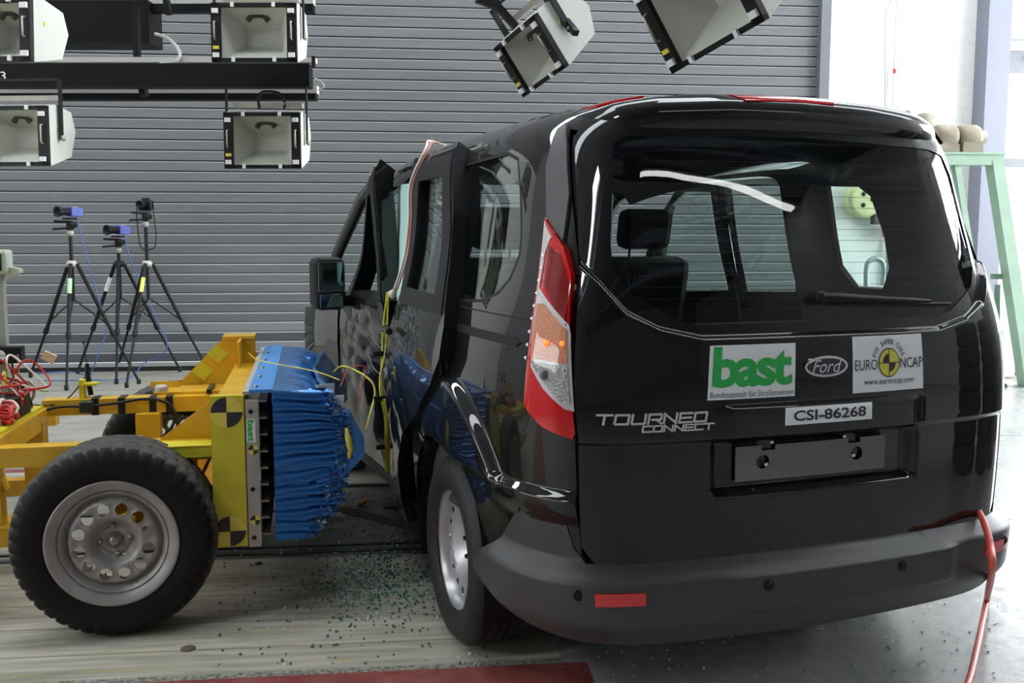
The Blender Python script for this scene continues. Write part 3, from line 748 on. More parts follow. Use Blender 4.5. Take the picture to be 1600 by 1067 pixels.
    panel('brake_lamp', [(-.58, 2.2), (-.47, 2.2), (-.47, 3.2), (-.58, 3.2)], lambda V: spm(V) + [0, 0, .014], REDL, C, res=9, grid=(.03, .3), thick=.006, e=.02)['label'] = 'small red strip at the left end of the roof'
    # wiper
    um = u_map(None, .02)
    P_ = um(np.array([(-.03 + .42 * i / 8, 1.225 - .02 * i / 8) for i in range(9)])); mb = MB()
    mb.tube([tuple(p) for p in P_], [.014, .015, .014, .012, .011, .010, .009, .008, .006], 8)
    c = um(np.array([(-.035, 1.225)]))[0]; mb.lathe([(0, -.02), (.022, -.02), (.03, -.005), (.03, .02)], M=Matrix.Translation(c) @ Matrix.Scale(.65, 4), n=20)
    wp = mb.build('wiper', TRIM, C)
    P_ = u_map(None, .006)(np.array([(.02 + .48 * i / 8, 1.208 - .012 * i / 8) for i in range(9)])); MB().tube([tuple(p) for p in P_], .005, 6).build('wiper_blade', RUB, wp)
    # number plate holder
    pm = u_map(gate_lift, .004)
    h1 = [(-.205 + .022 * math.cos(a), .768 + .020 * math.sin(a)) for a in [2 * PI * i / 14 for i in range(14)]]
    h2 = [(.118 + .022 * math.cos(a), .768 + .020 * math.sin(a)) for a in [2 * PI * i / 14 for i in range(14)]]
    pl = panel('plate_holder', [(-.292, .716), (.222, .716), (.222, .815), (.13, .815), (.13, .800), (.085, .800), (.085, .815), (-.165, .815), (-.165, .800), (-.21, .800), (-.21, .815), (-.292, .815)], lambda V: um2(V), mat('grey plate backing', (.17, .17, .17), .6), C, holes=[h1, h2], res=.04, thick=.004)
    for a, b in ((-.195, .760), (.105, .763), (-.178, .823), (.07, .823)):
        c = um2(np.array([(a, b)]))[0]; MB().lathe([(0, -.004), (.006, -.004), (.007, 0), (.007, .012)], M=Matrix.Translation(c), n=12).build('screw', CHROME, pl)
    # ---- stickers, badge and lettering
    sm_ = lambda V, k=0.: u_map(gate_lift, .0015 + k)(V)
    quad = lambda x0, x1, y0, y1: [(x0, y0), (x1, y0), (x1, y1), (x0, y1)]
    s1 = panel('sticker', quad(-.402, -.132, .956, 1.102), sm_, PAPER, C, res=.04, thick=.0012); s1['label'] = 'white sticker with green lettering'
    p = Print(sm_); p.text('bast', (-.392, -.142, .988, 1.098), GREEN, .0012, bold=.035, spacing=.88); p.text('Bundesanstalt für Straßenwesen', (-.396, -.138, .961, .978), INKG, .0012); p.build('print', s1)
    s2 = panel('sticker', quad(.066, .330, .952, 1.112), sm_, PAPER, C, res=.04, thick=.0012); s2['label'] = 'white sticker with yellow and black round target'
    p = Print(sm_); c = (.197, 1.034); cx, cy = c
    p.text('EURO', (.072, .154, 1.016, 1.046), INK, .0012, bold=-.002); p.text('NCAP', (.240, .327, 1.016, 1.046), INK, .0012); p.text('www.euroncap.com', (.105, .292, .968, .985), INK, .0012)
    p.wedge(c, .040, .042, 0, 360, INK, .0012, n=36); p.wedge(c, .037, .039, 0, 360, INKY, .0018, n=36)
    p.wedge(c, .024, .026, 90, 180, INK, .0024); p.wedge(c, .024, .026, 270, 360, INK, .0024)
    p.poly(quad(cx - .039, cx + .039, cy - .0012, cy + .0012), INK, .0026); p.poly(quad(cx - .0012, cx + .0012, cy - .041, cy + .041), INK, .0026)
    p.arc_text('FOR SAFER CARS', c, .050, .053, .0145, 158, 22, INK, .0012); p.build('print', s2)
    s3 = panel('sticker', quad(-.168, .125, .877, .926), sm_, PAPER, C, res=.04, thick=.0012); s3['label'] = 'narrow white sticker with a black code'
    p = Print(sm_); p.text('CSI-86268', (-.142, .103, .887, .917), INK, .0012, bold=.022); p.build('print', s3)
    cx, cy = -.031, 1.034
    el = lambda rx, ry, n=36: [(cx + rx * math.cos(2 * PI * i / n), cy + ry * math.sin(2 * PI * i / n)) for i in range(n)]
    bd = panel('badge', el(.073, .0295), lambda V: sm_(V, .006), CHROME, C, res=.02, thick=.008)
    panel('badge_face', el(.065, .0225), lambda V: sm_(V, .0078), mat('dark blue enamel', (.005, .008, .03), .15, coat=1), bd, res=.02, thick=.002)
    p = Print(sm_); p.text('Ford', (-.081, .019, 1.017, 1.053), CHROME, .0085, shear=.35, bold=.004); p.build('badge_lettering', bd)
    p = Print(sm_); STROKE = {'T': [[(0, 1), (1, 1)], [(.5, 1), (.42, 0)]], 'O': [[(.12, 1), (.95, 1), (1, .9), (.9, .05), (.85, 0), (.08, 0), (0, .1), (.08, .9), (.12, 1)]], 'U': [[(.08, 1), (0, .1), (.06, 0), (.85, 0), (.93, .1), (1, 1)]],
        'R': [[(0, 0), (.1, 1), (.95, 1), (1, .9), (.95, .5), (.88, .42), (.3, .42)], [(.6, .42), (.95, 0)]], 'N': [[(0, 0), (.08, 1), (.9, 0), (1, 1)]], 'E': [[(1, 1), (.1, 1), (0, 0), (.95, 0)], [(.06, .5), (.9, .5)]], 'C': [[(1, 1), (.12, 1), (.06, .9), (0, .1), (.06, 0), (.93, 0)]]}
    mb = MB()
    def letters(txt, x0, x1, y0, y1, wd_):
        cw = (x1 - x0) / len(txt)
        for i, ch in enumerate(txt):
            for st in STROKE[ch]:
                pts = np.array([(x0 + cw * (i + .86 * a), y0 + (y1 - y0) * b) for a, b in st])
                for j in range(len(pts) - 1):
                    d = pts[j + 1] - pts[j]; d = d / np.linalg.norm(d); nn = np.array([-d[1], d[0]]) * wd_; a = pts[j] - d * wd_; b = pts[j + 1] + d * wd_
                    q = np.array([a + nn, b + nn, b - nn, a - nn]); lo = sm_(q, .001); hi = sm_(q, .005)
                    mb.add([tuple(v) for v in lo] + [tuple(v) for v in hi], [(0, 1, 2, 3), (4, 5, 6, 7), (0, 1, 5, 4), (1, 2, 6, 5), (2, 3, 7, 6), (3, 0, 4, 7)])
    letters('TOURNEO', -.701, -.398, .901, .925, .0028); letters('CONNECT', -.585, -.380, .879, .894, .0021)
    mb.build('lettering', mat('silver lettering', (.62, .62, .60), .35, metal=.3), C)
    # ---- bumper
    def bl(u, t):
        au = np.abs(u)
        o = .062 * (1 - sm(t, .470, .522)) + .004
        o = o + .014 * (1 - sm(np.abs(u - .05), .36, .43)) * sm(t, .36, .38) * (1 - sm(t, .470, .482))
        o = o - .05 * (1 - sm(t, .27, .37))
        o = o * (1 - .55 * sm(au, 1.0, 1.25))
        return o
    BU = [(-1.255, .36), (-1.20, .33), (-1.0, .30), (-.6, .285), (0, .28), (.6, .285), (1.0, .30), (1.20, .33), (1.255, .36), (1.24, .40), (1.08, .50), (.97, .62), (.92, .645), (.79, .63), (.768, .55), (.735, .512), (.5, .515), (0, .525), (-.5, .515), (-.735, .512), (-.768, .55), (-.79, .63), (-.92, .645), (-.97, .62), (-1.08, .50), (-1.24, .40)]
    B = panel('rear_bumper', BU, u_map(bl), PLASTIC, C, res=.025, grid=(.035, .010), thick=.02)
    bm_ = lambda V, k=0.: u_map(bl, k)(V)
    for a, b in ((-.712, -.592), (.592, .712)):
        r_ = panel('reflector', quad(a, b, .417, .452), lambda V: bm_(V, .004), REDL, B, res=.03, thick=.008); r_['label'] = 'red reflector'
    for u in (-.745, -.239, .22, .69):
        c = bm_(np.array([(u, .446)]))[0]; MB().lathe([(0, -.004), (.011, -.004), (.0115, .006)], M=Matrix.Translation(c), n=18).lathe([(.014, -.001), (.016, -.002), (.016, .006)], M=Matrix.Translation(c), n=18).build('parking_sensor', TRIM, B)
    # ---- tail lamps
    for side in (-1, 1):
        LO = [(4.655, 1.452), (4.735, 1.385), (4.758, 1.365), (4.79, 1.29), (4.803, 1.1), (4.825, .87), (4.818, .855), (4.735, .885), (4.668, .935), (4.672, 1.1), (4.655, 1.32)]
        ll = lambda S, T: .010 + .018 * sm(S, 4.62, 4.70) * (1 - sm(S, 4.77, 4.83))
        if side > 0: LO = [(min(a, 4.70), b) for a, b in LO if a < 4.76]; ll = lambda S, T: 0 * S + .002
        L_ = panel('tail_lamp', shp(LO), side_map(side, ll), REDL, C, res=.02, thick=.03)
        if side > 0: continue
        lm = lambda k: side_map(side, ll, k)
        panel('dark_segment', shp([(4.70, 1.37), (4.752, 1.345), (4.786, 1.27), (4.793, 1.15), (4.76, 1.185), (4.725, 1.235), (4.705, 1.26)]), lm(.002), mat('deep red lens', (.20, .004, .006), .1, coat=1), L_, res=.02, thick=.003)
        panel('clear_edge', shp([(4.660, 1.44), (4.712, 1.39), (4.690, 1.35), (4.684, 1.25), (4.705, 1.235), (4.80, 1.155), (4.806, 1.13), (4.822, .93), (4.80, .935), (4.74, .985), (4.695, 1.04), (4.685, 1.17), (4.672, 1.26), (4.664, 1.33)]), lm(.003), mat('pale lamp rim', (.62, .60, .60), .2, coat=1), L_, res=.02, thick=.003)
        panel('indicator_lens', shp([(4.692, 1.205), (4.720, 1.205), (4.796, 1.14), (4.803, 1.055), (4.695, 1.062)]), lm(.006), AMBL, L_, res=.02, thick=.003)
        panel('reversing_lens', shp([(4.695, 1.055), (4.803, 1.048), (4.812, .95), (4.79, .955), (4.745, 1.0), (4.70, 1.045)]), lm(.006), CLEARL, L_, res=.02, thick=.003)
        for s_, t_, m_, r_ in ((4.748, 1.103, AMBB, .009), (4.790, 1.105, AMBB, .007), (4.748, 1.022, INKG, .014)):
            c = lm(.009)(np.array(shp([(s_, t_)])))[0]; mb = MB(); mb.lathe([(0, -.006), (r_ * .7, -.004), (r_, 0), (r_, .004)], M=Matrix.Translation(c), n=14); mb.build('bulb', m_, L_)
        for k in range(9):
            mb = MB(); t = 1.34 - k * .035; P_ = lm(.007)(np.array([(4.652, t), (4.668, t + .006), (4.668, t - .006)])); mb.add([tuple(p) for p in P_], [(0, 1, 2)])
            mb.build('lamp_tooth', PAPER, L_)
    # ---- wing mirrors
    for sx in (-1, 1):
        e = MB(); M_ = Matrix.Translation((sx * (.97 if sx < 0 else 1.0), 1.86 if sx < 0 else 1.95, 1.165)) @ Matrix.Rotation(-sx * .10, 4, 'Z')
        e.box((0.01, .03, 0), (.165, .15, .27), 0, M_, bev=.035); e.box((-sx * .12, .04, -.09), (.14, .07, .06), 0, M_, bev=.015)
        mo = e.build('door_mirror', TRIM, C)
        f = MB(); f.box((0.01, -.047, .035), (.135, .006, .155), 0, M_, bev=.0028); f.box((0.01, -.047, -.085), (.12, .006, .07), 0, M_, bev=.0028); f.build('mirror_glass', GLASS_M, mo)
    # ---- wheels
    def wheel(x, y, sx):
        hub = MB(); M_ = Matrix.Translation((x, y, .325)) @ Matrix.Rotation(PI / 2 if sx < 0 else -PI / 2, 4, 'Z')
        # local +Y... face outwards along -Y of the lathe axis turned to the side
        tyre = [(.205, .085), (.222, .10), (.26, .108), (.295, .098), (.312, .082), (.3225, .068)]
        prof = [(r, -h) for r, h in tyre]
        tread = []
        for h in (-.062, -.040, -.036, -.012, -.008, .008, .012, .036, .040, .062): tread.append(h)
        pr2 = [(r, -h) for r, h in tyre]
        g = [(.3255, -.055), (.3255, -.040), (.318, -.038), (.318, -.032), (.3255, -.030), (.3255, -.005), (.318, -.003), (.318, .003), (.3255, .005), (.3255, .030), (.318, .032), (.318, .038), (.3255, .040), (.3255, .055)]
        prof = pr2 + g + [(r, h) for r, h in tyre[::-1]]
        Mt = Matrix.Translation((x, y, .325)) @ Matrix.Rotation(-sx * PI / 2 * -1, 4, 'Z')
        Mt = Matrix.Translation((x, y, .325)) @ Matrix.Rotation(PI / 2 * (-1 if sx < 0 else 1), 4, 'Z')   # lathe -Y -> outwards
        rim = MB()
        rim.lathe([(.2185, -.092), (.222, -.088), (.2185, -.080), (.205, -.070), (.196, -.040), (.190, .03), (.2, .085), (.218, .09)], M=Mt, n=64)
        mo = rim.build('wheel', STEEL, C)
        MB().lathe(prof, M=Mt, n=72).build('tyre', RUB, mo)
        # pressed disc with a ring of slots
        holes = []
        for k in range(16):
            a = 2 * PI * k / 16; hx, hz = .158 * math.cos(a), .158 * math.sin(a)
            holes.append([(hx + .017 * math.cos(b), hz + .017 * math.sin(b)) for b in [2 * PI * i / 10 for i in range(10)]])
        circ = [(.196 * math.cos(b), .196 * math.sin(b)) for b in [2 * PI * i / 56 for i in range(56)]]
        cen = [(.028 * math.cos(b), .028 * math.sin(b)) for b in [2 * PI * i / 20 for i in range(20)]]
        Mn = np.array(Mt)
        def dm(V):
            r = np.hypot(V[:, 0], V[:, 1]); h = np.interp(r, [0, .03, .06, .075, .12, .142, .168, .18, .196], [.012, .012, .012, .008, -.030, -.046, -.046, -.035, -.020])
            Q = np.stack([V[:, 0], h, V[:, 1], np.ones(len(V))], 1); return (Q @ Mn.T)[:, :3]
        def hs(V): return dm(V)
        panel('wheel_disc', circ, dm, STEEL, mo, holes=holes + [cen], res=.014, thick=-.004, flip=False)
        MB().lathe([(0, .02), (.03, .02), (.034, .05)], M=Mt, n=20).build('hub', BLK, mo)
        for k in range(5):
            a = 2 * PI * k / 5 + .3; M2 = Mt @ Matrix.Translation((.054 * math.cos(a), 0, .054 * math.sin(a)))
            MB().lathe([(0, -.030), (.008, -.030), (.009, -.02), (.009, -.012), (.012, -.010), (.012, .012)], M=M2, n=6, smooth=False).build('lug_bolt', BLK, mo)
    for x, y, sx in ((-.775, 0, -1), (.775, 0, 1), (-.72, 2.662, -1), (.78, 2.662, 1)): wheel(x, y, sx)
    # arch liners
    for sx in (-1, 1):
        for yy, x0, x1 in ((0., .60, .875), (2.662, .60, .83)):
            mb = MB(); n = 16; V = []
            for i in range(n + 1):
                a = math.radians(-20 + 220 * i / n)
                for x in (x0, x1): V.append((sx * x, yy + .39 * math.cos(a), AZ + .39 * math.sin(a)))
            mb.add(V, [(2 * i, 2 * i + 1, 2 * i + 3, 2 * i + 2) for i in range(n)], 0, True); mb.add([V[2 * i] for i in range(n + 1)], [tuple(range(n + 1))]); mb.build('arch_liner', TRIM, C)
    # ---- inside and underneath
    mb = MB(); mb.box((0, 1.3, .36), (1.56, 4.0, .10)); mb.box((0, -.45, .30), (1.3, .5, .08)); mb.box((0, .0, .325), (1.5, .10, .10)); mb.box((0, 3.15, .55), (1.3, .55, .5)); mb.build('underbody', TRIM, C)
    mb = MB(); mb.tube([(.3, -.78, .26), (.3, -.4, .27), (.25, .5, .27)], .03, 10); mb.build('exhaust_pipe', BLK, C)
    hl = lambda S, T: np.full(len(S), -.05)
    for sx in (-1, 1):
        panel('headliner', [(2.3, 1.66), (4.6, 1.66), (4.75, 1.86), (5.2, 2.44), (2.2, 2.44)], side_map(sx, None, -.055, False), mat('grey headliner', (.13, .13, .13), .9), C, res=.1, thick=.004)
        panel('side_lining', [(3.66, .45), (4.60, .45), (4.72, 1.1), (4.68, 1.66), (3.66, 1.68)], side_map(sx, None, -.06, False), INTG, C, holes=[[(3.84, 1.22), (4.36, 1.22), (4.44, 1.3), (4.44, 1.4), (4.38, 1.6), (3.84, 1.62)] if sx < 0 else [(3.98, 1.30), (4.05, 1.22), (4.22, 1.22), (4.30, 1.30), (4.32, 1.42), (4.28, 1.56), (4.20, 1.60), (3.98, 1.61)]], res=.06, thick=.02)
    mb = MB(); mb.box((0, -.30, 1.06), (1.46, .72, .03), 0, bev=.01); mb.build('load_cover', DARK, C)
    def seat(x, y, w_, hb, n_head, bench=False):
        mb = MB(); mb.box((x, y, .62), (w_, .5, .16), bev=.04)
        st = mb.build('seat', DARK, C)
        M_ = Matrix.Translation((x, y - .22, .70)) @ Matrix.Rotation(.22, 4, 'X'); MB().box((0, 0, hb / 2), (w_, .13, hb), 0, M_, bev=.045).build('backrest', DARK, st)
        for k in range(n_head):
            dx = (k - (n_head - 1) / 2) * w_ / max(n_head, 1); b = MB(); b.box((dx, -.01, hb + .14), (.27, .10, .19), 0, M_, bev=.04); b.tube([M_ @ Vector((dx - .06, 0, hb - .02)), M_ @ Vector((dx - .06, 0, hb + .08))], .006, 6); b.tube([M_ @ Vector((dx + .06, 0, hb - .02)), M_ @ Vector((dx + .06, 0, hb + .08))], .006, 6); b.build('headrest', DARK, st)
    seat(-.33, 1.40, .52, .62, 1); seat(.40, 1.40, .52, .62, 1); seat(-.38, .62, .5, .34, 0); seat(.32, .62, .86, .34, 0)
    mb = MB(); mb.box((.02, 2.45, .92), (1.40, .45, .24), 0, bev=.06); mb.box((-.42, 2.25, 1.06), (.34, .16, .10), 0, bev=.03); d = mb.build('dashboard', TRIM, C)
    M_ = Matrix.Translation((-.40, 2.05, .98)) @ Matrix.Rotation(.35, 4, 'X'); mb = MB()
    mb.tube([M_ @ Vector((.19 * math.cos(a), 0, .19 * math.sin(a))) for a in [2 * PI * i / 32 for i in range(33)]], .015, 8, cap=False); mb.beam(M_ @ Vector((-.18, 0, 0)), M_ @ Vector((.18, 0, 0)), .02, .05); mb.build('steering_wheel', TRIM, C)
um2 = lambda V: u_map(gate_lift, .012)(V)
build_car()

# ================================================================== THE CRASH CART (x forward towards the van, y away, origin under the near wheel)
CART = empty('crash_trolley', TR_O, TR_A, 'yellow steel crash trolley carrying a crushed blue barrier block', 'crash trolley')
def build_cart():
    C = CART
    def part(name, mb, m, parent=C, **k): o = mb.build(name, m, parent); tag(o, **k); return o
    # wheels, one lathe with blocky shoulders
    def cart_wheel(x, y, out, label=None):
        # out = -1: the outer face looks along -y
        n = 225; prof = [(.205, -.112), (.222, -.122), (.26, -.130), (.295, -.128), (.322, -.118), (.334, -.104), (.341, -.088), (.345, -.066), (.345, -.058), (.338, -.056), (.338, -.048), (.345, -.046), (.346, -.004), (.338, -.003), (.338, .003), (.346, .004), (.345, .046), (.338, .048), (.338, .056), (.345, .058), (.345, .066), (.341, .088), (.334, .104), (.322, .118), (.295, .128), (.26, .130), (.222, .122), (.205, .112)]
        V = []; F_ = []; K = len(prof)
        for i in range(n):
            a = 2 * PI * i / n; cut = (i % 5 == 0)
            for k, (r, h) in enumerate(prof):
                rr = r - (( .013) if cut and .085 < abs(h) < .12 else .006 if (i % 5 == 2) and .03 < abs(h) < .07 and r > .34 else 0); hh = h + (.004 * math.sin(i * 2 * PI / 5) if .0 < abs(h) < .06 else 0)
                V.append((x + rr * math.cos(a), y + hh, .3455 + rr * math.sin(a)))
        for i in range(n):
            j = (i + 1) % n
            F_ += [(i * K + k, i * K + k + 1, j * K + k + 1, j * K + k) for k in range(K - 1)]
        Mt = Matrix.Translation((x, y, .3455)) @ (Matrix.Identity(4) if out < 0 else Matrix.Rotation(PI, 4, 'Z'))
        rim = MB(); rim.lathe([(.205, -.095), (.214, -.112), (.222, -.120), (.222, -.126), (.214, -.126), (.205, -.118), (.190, -.114), (.184, -.106), (.180, -.10), (.178, .05), (.205, .11)], M=Mt, n=64)
        w_ = part('wheel', rim, STEEL_D)
        if label: w_['label'] = label
        t = MB().add(V, F_, 0, True); t.m = [0 if 5 <= (q % (K - 1)) <= K - 7 else 1 for q in range(len(t.f))]; part('tyre', t, [RUB2, mat('black sidewall rubber', (.009, .009, .009), .6, spec=.25, noise=(12, .2))], w_)
        holes = []
        for k in range(12):
            a = 2 * PI * (k + .5) / 12; cx, cz = .119 * math.cos(a), .119 * math.sin(a); ca, sa = math.cos(a), math.sin(a)
            holes.append([(cx + ca * p - sa * q, cz + sa * p + ca * q) for p, q in [(.022 * math.cos(b), (.020 - .004 * math.cos(b)) * math.sin(b)) for b in [2 * PI * i / 12 for i in range(12)]]])
        circ = [(.182 * math.cos(b), .182 * math.sin(b)) for b in [2 * PI * i / 60 for i in range(60)]]
        Mn = np.array(Mt)
        def dm(V):
            r = np.hypot(V[:, 0], V[:, 1]); h = np.interp(r, [0, .045, .055, .062, .080, .090, .10, .140, .147, .153, .160, .168, .182], [-.062, -.062, -.062, -.064, -.088, -.098, -.100, -.100, -.094, -.072, -.070, -.090, -.104])
            a = np.arctan2(V[:, 1], V[:, 0]); fl = .007 * np.cos(12 * a) * np.exp(-((r - .119) / .016) ** 2); h = h + fl
            Q = np.stack([V[:, 0], h, V[:, 1], np.ones(len(V))], 1); return (Q @ Mn.T)[:, :3]
        panel('wheel_disc', circ, dm, STEEL_D, w_, holes=holes, res=.009, thick=-.004)
        MB().lathe([(0, -.098), (.012, -.098), (.016, -.094), (.018, -.084), (.024, -.080), (.026, -.07), (.026, -.05)], M=Mt, n=24).build('hub_nut', BOLT, w_)
        MB().lathe([(.030, -.064), (.032, -.070), (.050, -.070), (.054, -.062), (.058, -.055)], M=Mt, n=32).build('hub_plate', STEEL_D, w_)
        for k in range(4):
            a = PI / 2 * k + .12; MB().lathe([(0, -.080), (.006, -.080), (.010, -.074), (.010, -.05)], M=Mt @ Matrix.Translation((.050 * math.cos(a), 0, .050 * math.sin(a))), n=8).build('lug_bolt', BOLT, w_)
    cart_wheel(0.0, .118, -1, 'near wheel'); cart_wheel(0.02, 1.50, 1)
    # wheels of the rear axle stand outside the frame, so only front ones are built
    part('axle', MB().tube([(0, .2, .3455), (0, 1.4, .3455)], .035, 12).box((0, .80, .36), (.12, 1.0, .12)), YEL)
    # long rails
    def rail(p, q, w_=.08, h_=.07, nm='frame_rail'): return part(nm, MB().beam(p, q, w_, h_), YEL)
    rail((-1.7, .30, .605), (.30, .30, .605), .08, .072)
    rail((-1.7, .30, .31), (-.38, .30, .31), .07, .07)
    rail((-1.7, 1.05, .31), (-.2, 1.05, .31), .07, .07)
    r_ = rail((-.46, 1.05, .660), (.30, 1.05, .660), .09, .068)
    rail((-1.7, 1.25, .58), (-.46, 1.25, .58), .07, .07)
    rail((.20, .35, .52), (.20, 1.40, .52), .1, .10, 'cross_member'); rail((.30, .30, .40), (.30, 1.40, .40), .08, .12, 'cross_member')
    rail((-.43, .34, .50), (-1.10, .34, .31), .06, .06, 'brace'); rail((-.43, 1.05, .31), (-.43, .30, .31), .06, .06, 'cross_member')
    rail((-.47, .92, .62), (-.47, .92, .36), .08, .08, 'post'); rail((-.47, .33, .57), (-.47, .33, .34), .07, .07, 'post')
    rail((-.02, .98, .63), (-.02, .98, .50), .10, .08, 'post')
    rail((-.02, .98, .50), (.28, .98, .50), .06, .02, 'bracket')
    for k, x in enumerate((-.245, -.135, -.005, .065)):
        part('tape_band', MB().box((x, 1.05, .660), (.030, .096, .073)), BLKTAPE)
    # deck plate
    part('deck', MB().box((-1.10, .64, .672), (1.30, .70, .012)), YTAPE); part('deck_frame', MB().box((-.46, .64, .625), (.05, .70, .082)).box((-1.10, .31, .625), (1.3, .05, .08)), YEL)
    # far head of the rail, box for the far wheel
    part('wheel_bracket', MB().box((.16, 1.16, .700), (.34, .20, .014)).box((.02, 1.22, .72), (.13, .012, .03)).box((.235, 1.10, .712), (.02, .20, .02), 1), [YEL, BLKTAPE])
    part('bolt', MB().lathe([(0, .735), (.022, .735), (.03, .725), (.03, .705)], M=Matrix.Translation((.02, 1.10, 0)), n=16, axis='Z'), ALU)
    part('wheel_bracket', MB().box((.20, .20, .640), (.30, .10, .010)).box((.20, .155, .622), (.30, .010, .04)), YTAPE)
    part('bolt', MB().lathe([(0, .675), (.016, .675), (.022, .668), (.022, .645)], M=Matrix.Translation((.06, .22, 0)), n=16, axis='Z'), ALU)
    part('bolt', MB().lathe([(0, .004), (.010, .002), (.010, .01)], M=Matrix.Translation((.33, .143, .622)), n=12), BOLT)
    # gussets and the upright mounting plate
    part('gusset', MB().prism([(.33, .30, .80), (.33, .30, .64), (.12, .30, .64)], (0, .012, 0)), YEL)
    mp = MB(); mp.box((.385, .85, .55), (.10, 1.42, .50)); part('mounting_head', mp, YEL)
    tg = MB(); tg.prism([(.06, 1.30, .70), (.28, 1.30, .92), (.42, 1.30, .92), (.42, 1.30, .70)], (0, .014, 0)); tg.prism([(.06, 1.44, .70), (.28, 1.44, .92), (.42, 1.44, .92), (.42, 1.44, .70)], (0, .014, 0)); tg.box((.35, 1.37, .925), (.15, .16, .012)); tg.box((.36, 1.22, .80), (.012, .20, .24))
    G = part('upper_gusset', tg, YEL)
    g2 = MB()
    for (a, b) in ((.13, .765), (.20, .845)): g2.add([(a, 1.297, b), (a + .055, 1.297, b - .045), (a + .10, 1.297, b + .005), (a + .045, 1.297, b + .05)], [(0, 1, 2, 3)])
    part('marker_tape', g2, YTAPE, G); part('tape_band', MB().box((.352, 1.19, .80), (.006, .03, .15)), BLKTAPE, G)
    # yellow faced plate with the two big targets
    Pn = part('target_plate', MB().box((.387, .10, .557), (.116, .03, .555)), YTAPE)
    pf = lambda y0: (lambda V, k=0.: np.stack([V[:, 0], np.full(len(V), y0 - k), V[:, 1]], 1))
    for z in (.775, .338):
        p = Print(pf(.085)); p.wedge((.385, z), .056, .056, 0, 360, INKY, .001, n=40); p.wedge((.385, z), .055, .055, 90, 180, INK, .002); p.wedge((.385, z), .055, .055, 270, 360, INK, .002); o = p.build('round_target', Pn)
    # bare aluminium edge plate with green sticker and small targets
    A_ = part('edge_plate', MB().box((.472, .10, .545), (.044, .035, .54)), ALU)
    for z in (.635, .375):
        p = Print(pf(.0825)); p.wedge((.474, z), .0185, .0185, 0, 360, INKY, .001, n=30); p.wedge((.474, z), .018, .018, 90, 180, INK, .002); p.wedge((.474, z), .018, .018, 270, 360, INK, .002); p.build('small_target', A_)
    st = part('sticker', MB().box((.468, .0815, .705), (.030, .001, .085)), PAPER, A_)
    V, F_ = text2d('bast', bold=.04); V = fit(V, -.040, .040, -.012, .012); V = np.stack([V[:, 1] * -1 * -1, V[:, 0] * -1], 1) * [1, 1]
    p = Print(pf(.081)); p.raw(np.stack([.468 - fit(V, -.012, .012, -.04, .04)[:, 0] * -1, .705 + fit(V, -.012, .012, -.04, .04)[:, 1]], 1), F_, GREEN, .0012); p.build('print', A_)
    for z in (.775, .49, .31): part('bolt_hole', MB().lathe([(0, -.002), (.008, -.002), (.008, .004)], M=Matrix.Translation((.468, .0805, z)), n=12), BLK, A_)
    for k in range(9):
        part('spacer_fin', MB().box((.508, .84, .805 - k * .062), (.030, 1.44, .006)), ALU)
    part('back_sheet', MB().box((.497, .85, .55), (.004, 1.44, .50)), BLK)
    part('top_clamp', MB().box((.505, .85, .845), (.085, 1.50, .012)).box((.545, .85, .82), (.004, 1.5, .05)), BLUE_M)
    part('clamp_rail', MB().box((.455, .85, .838), (.03, 1.48, .012)), ALU)
    for k in range(6): part('bolt', MB().lathe([(0, .860), (.007, .860), (.007, .851)], M=Matrix.Translation((.485, .16 + k * .27, 0)), n=8, axis='Z'), BOLT)
    # ---- crushed blue block : rings of (depth) over the face, buckled in horizontal folds
    y0, y1, z0, z1 = .10, 1.60, .285, .845; xb = .545
    def front(y, z):        # how far the block still reaches forward
        d = .235 + .0 * y
        d += .05 * math.exp(-((z - .62) / .16) ** 2) - .10 * max(0, (.42 - z) / .13) ** 1.3
        d -= .04 * max(0, (z - .74) / .1)
        d -= .05 * math.exp(-((y - .85) / .4) ** 2)
        return d
    ny, nz, nx = 90, 230, 26
    def fold(x, z, s):   # concertina folds, deeper towards the crushed front; narrow slits between them
        t = x / .26; q = (z + .012 * math.sin(z * 17) + .10 * x * math.sin(z * 9)) / .047; fr = q - math.floor(q)
        g = math.exp(-((fr - .5) / .10) ** 2); o = s * ((.006 + .010 * t) * math.sin(PI * abs(fr - .5) * 2) ** .7 - (.004 + .016 * min(t * 2, 1)) * g)
        return o + s * .003 * math.sin(x * 70 + z * 50) * t - s * (.012 if z < .548 else 0) - s * .03 * math.exp(-((z - .553) / .006) ** 2)
    mb = MB()
    # near side
    V = []
    for i in range(nz + 1):
        z = z0 + (z1 - z0) * i / nz; D = front(y0, z) * (1 + .05 * math.sin(i * .9) + .03 * math.sin(i * 2.3))
        for j in range(nx + 1):
            x = D * j / nx; zz = z + .006 * math.sin(z * 40 + x * 30) * (x / .25)
            V.append((xb + x, y0 + .0 - fold(x, z, 1) + .02 * (x / .25) ** 3, zz))
    W_ = nx + 1; mb.add(V, [(i * W_ + j, i * W_ + j + 1, (i + 1) * W_ + j + 1, (i + 1) * W_ + j) for i in range(nz) for j in range(nx)], 0, True)
    part('barrier_side', mb, BLUE)
    # top, folded along its depth
    mb = MB(); V = []
    for i in range(ny + 1):
        y = y0 + (y1 - y0) * i / ny; D = front(y, z1) * (1 + .10 * math.sin(i * .55) + .05 * math.sin(i * 1.9))
        for j in range(nx + 1):
            x = D * j / nx; t = j / nx
            V.append((xb + x, y, z1 + .010 * abs(math.sin(i * .42 + .5 * math.sin(i * .2))) * (.3 + t) + .006 * math.sin(i * 1.3 + t * 7) * t - .055 * t ** 4 - .02 * t))
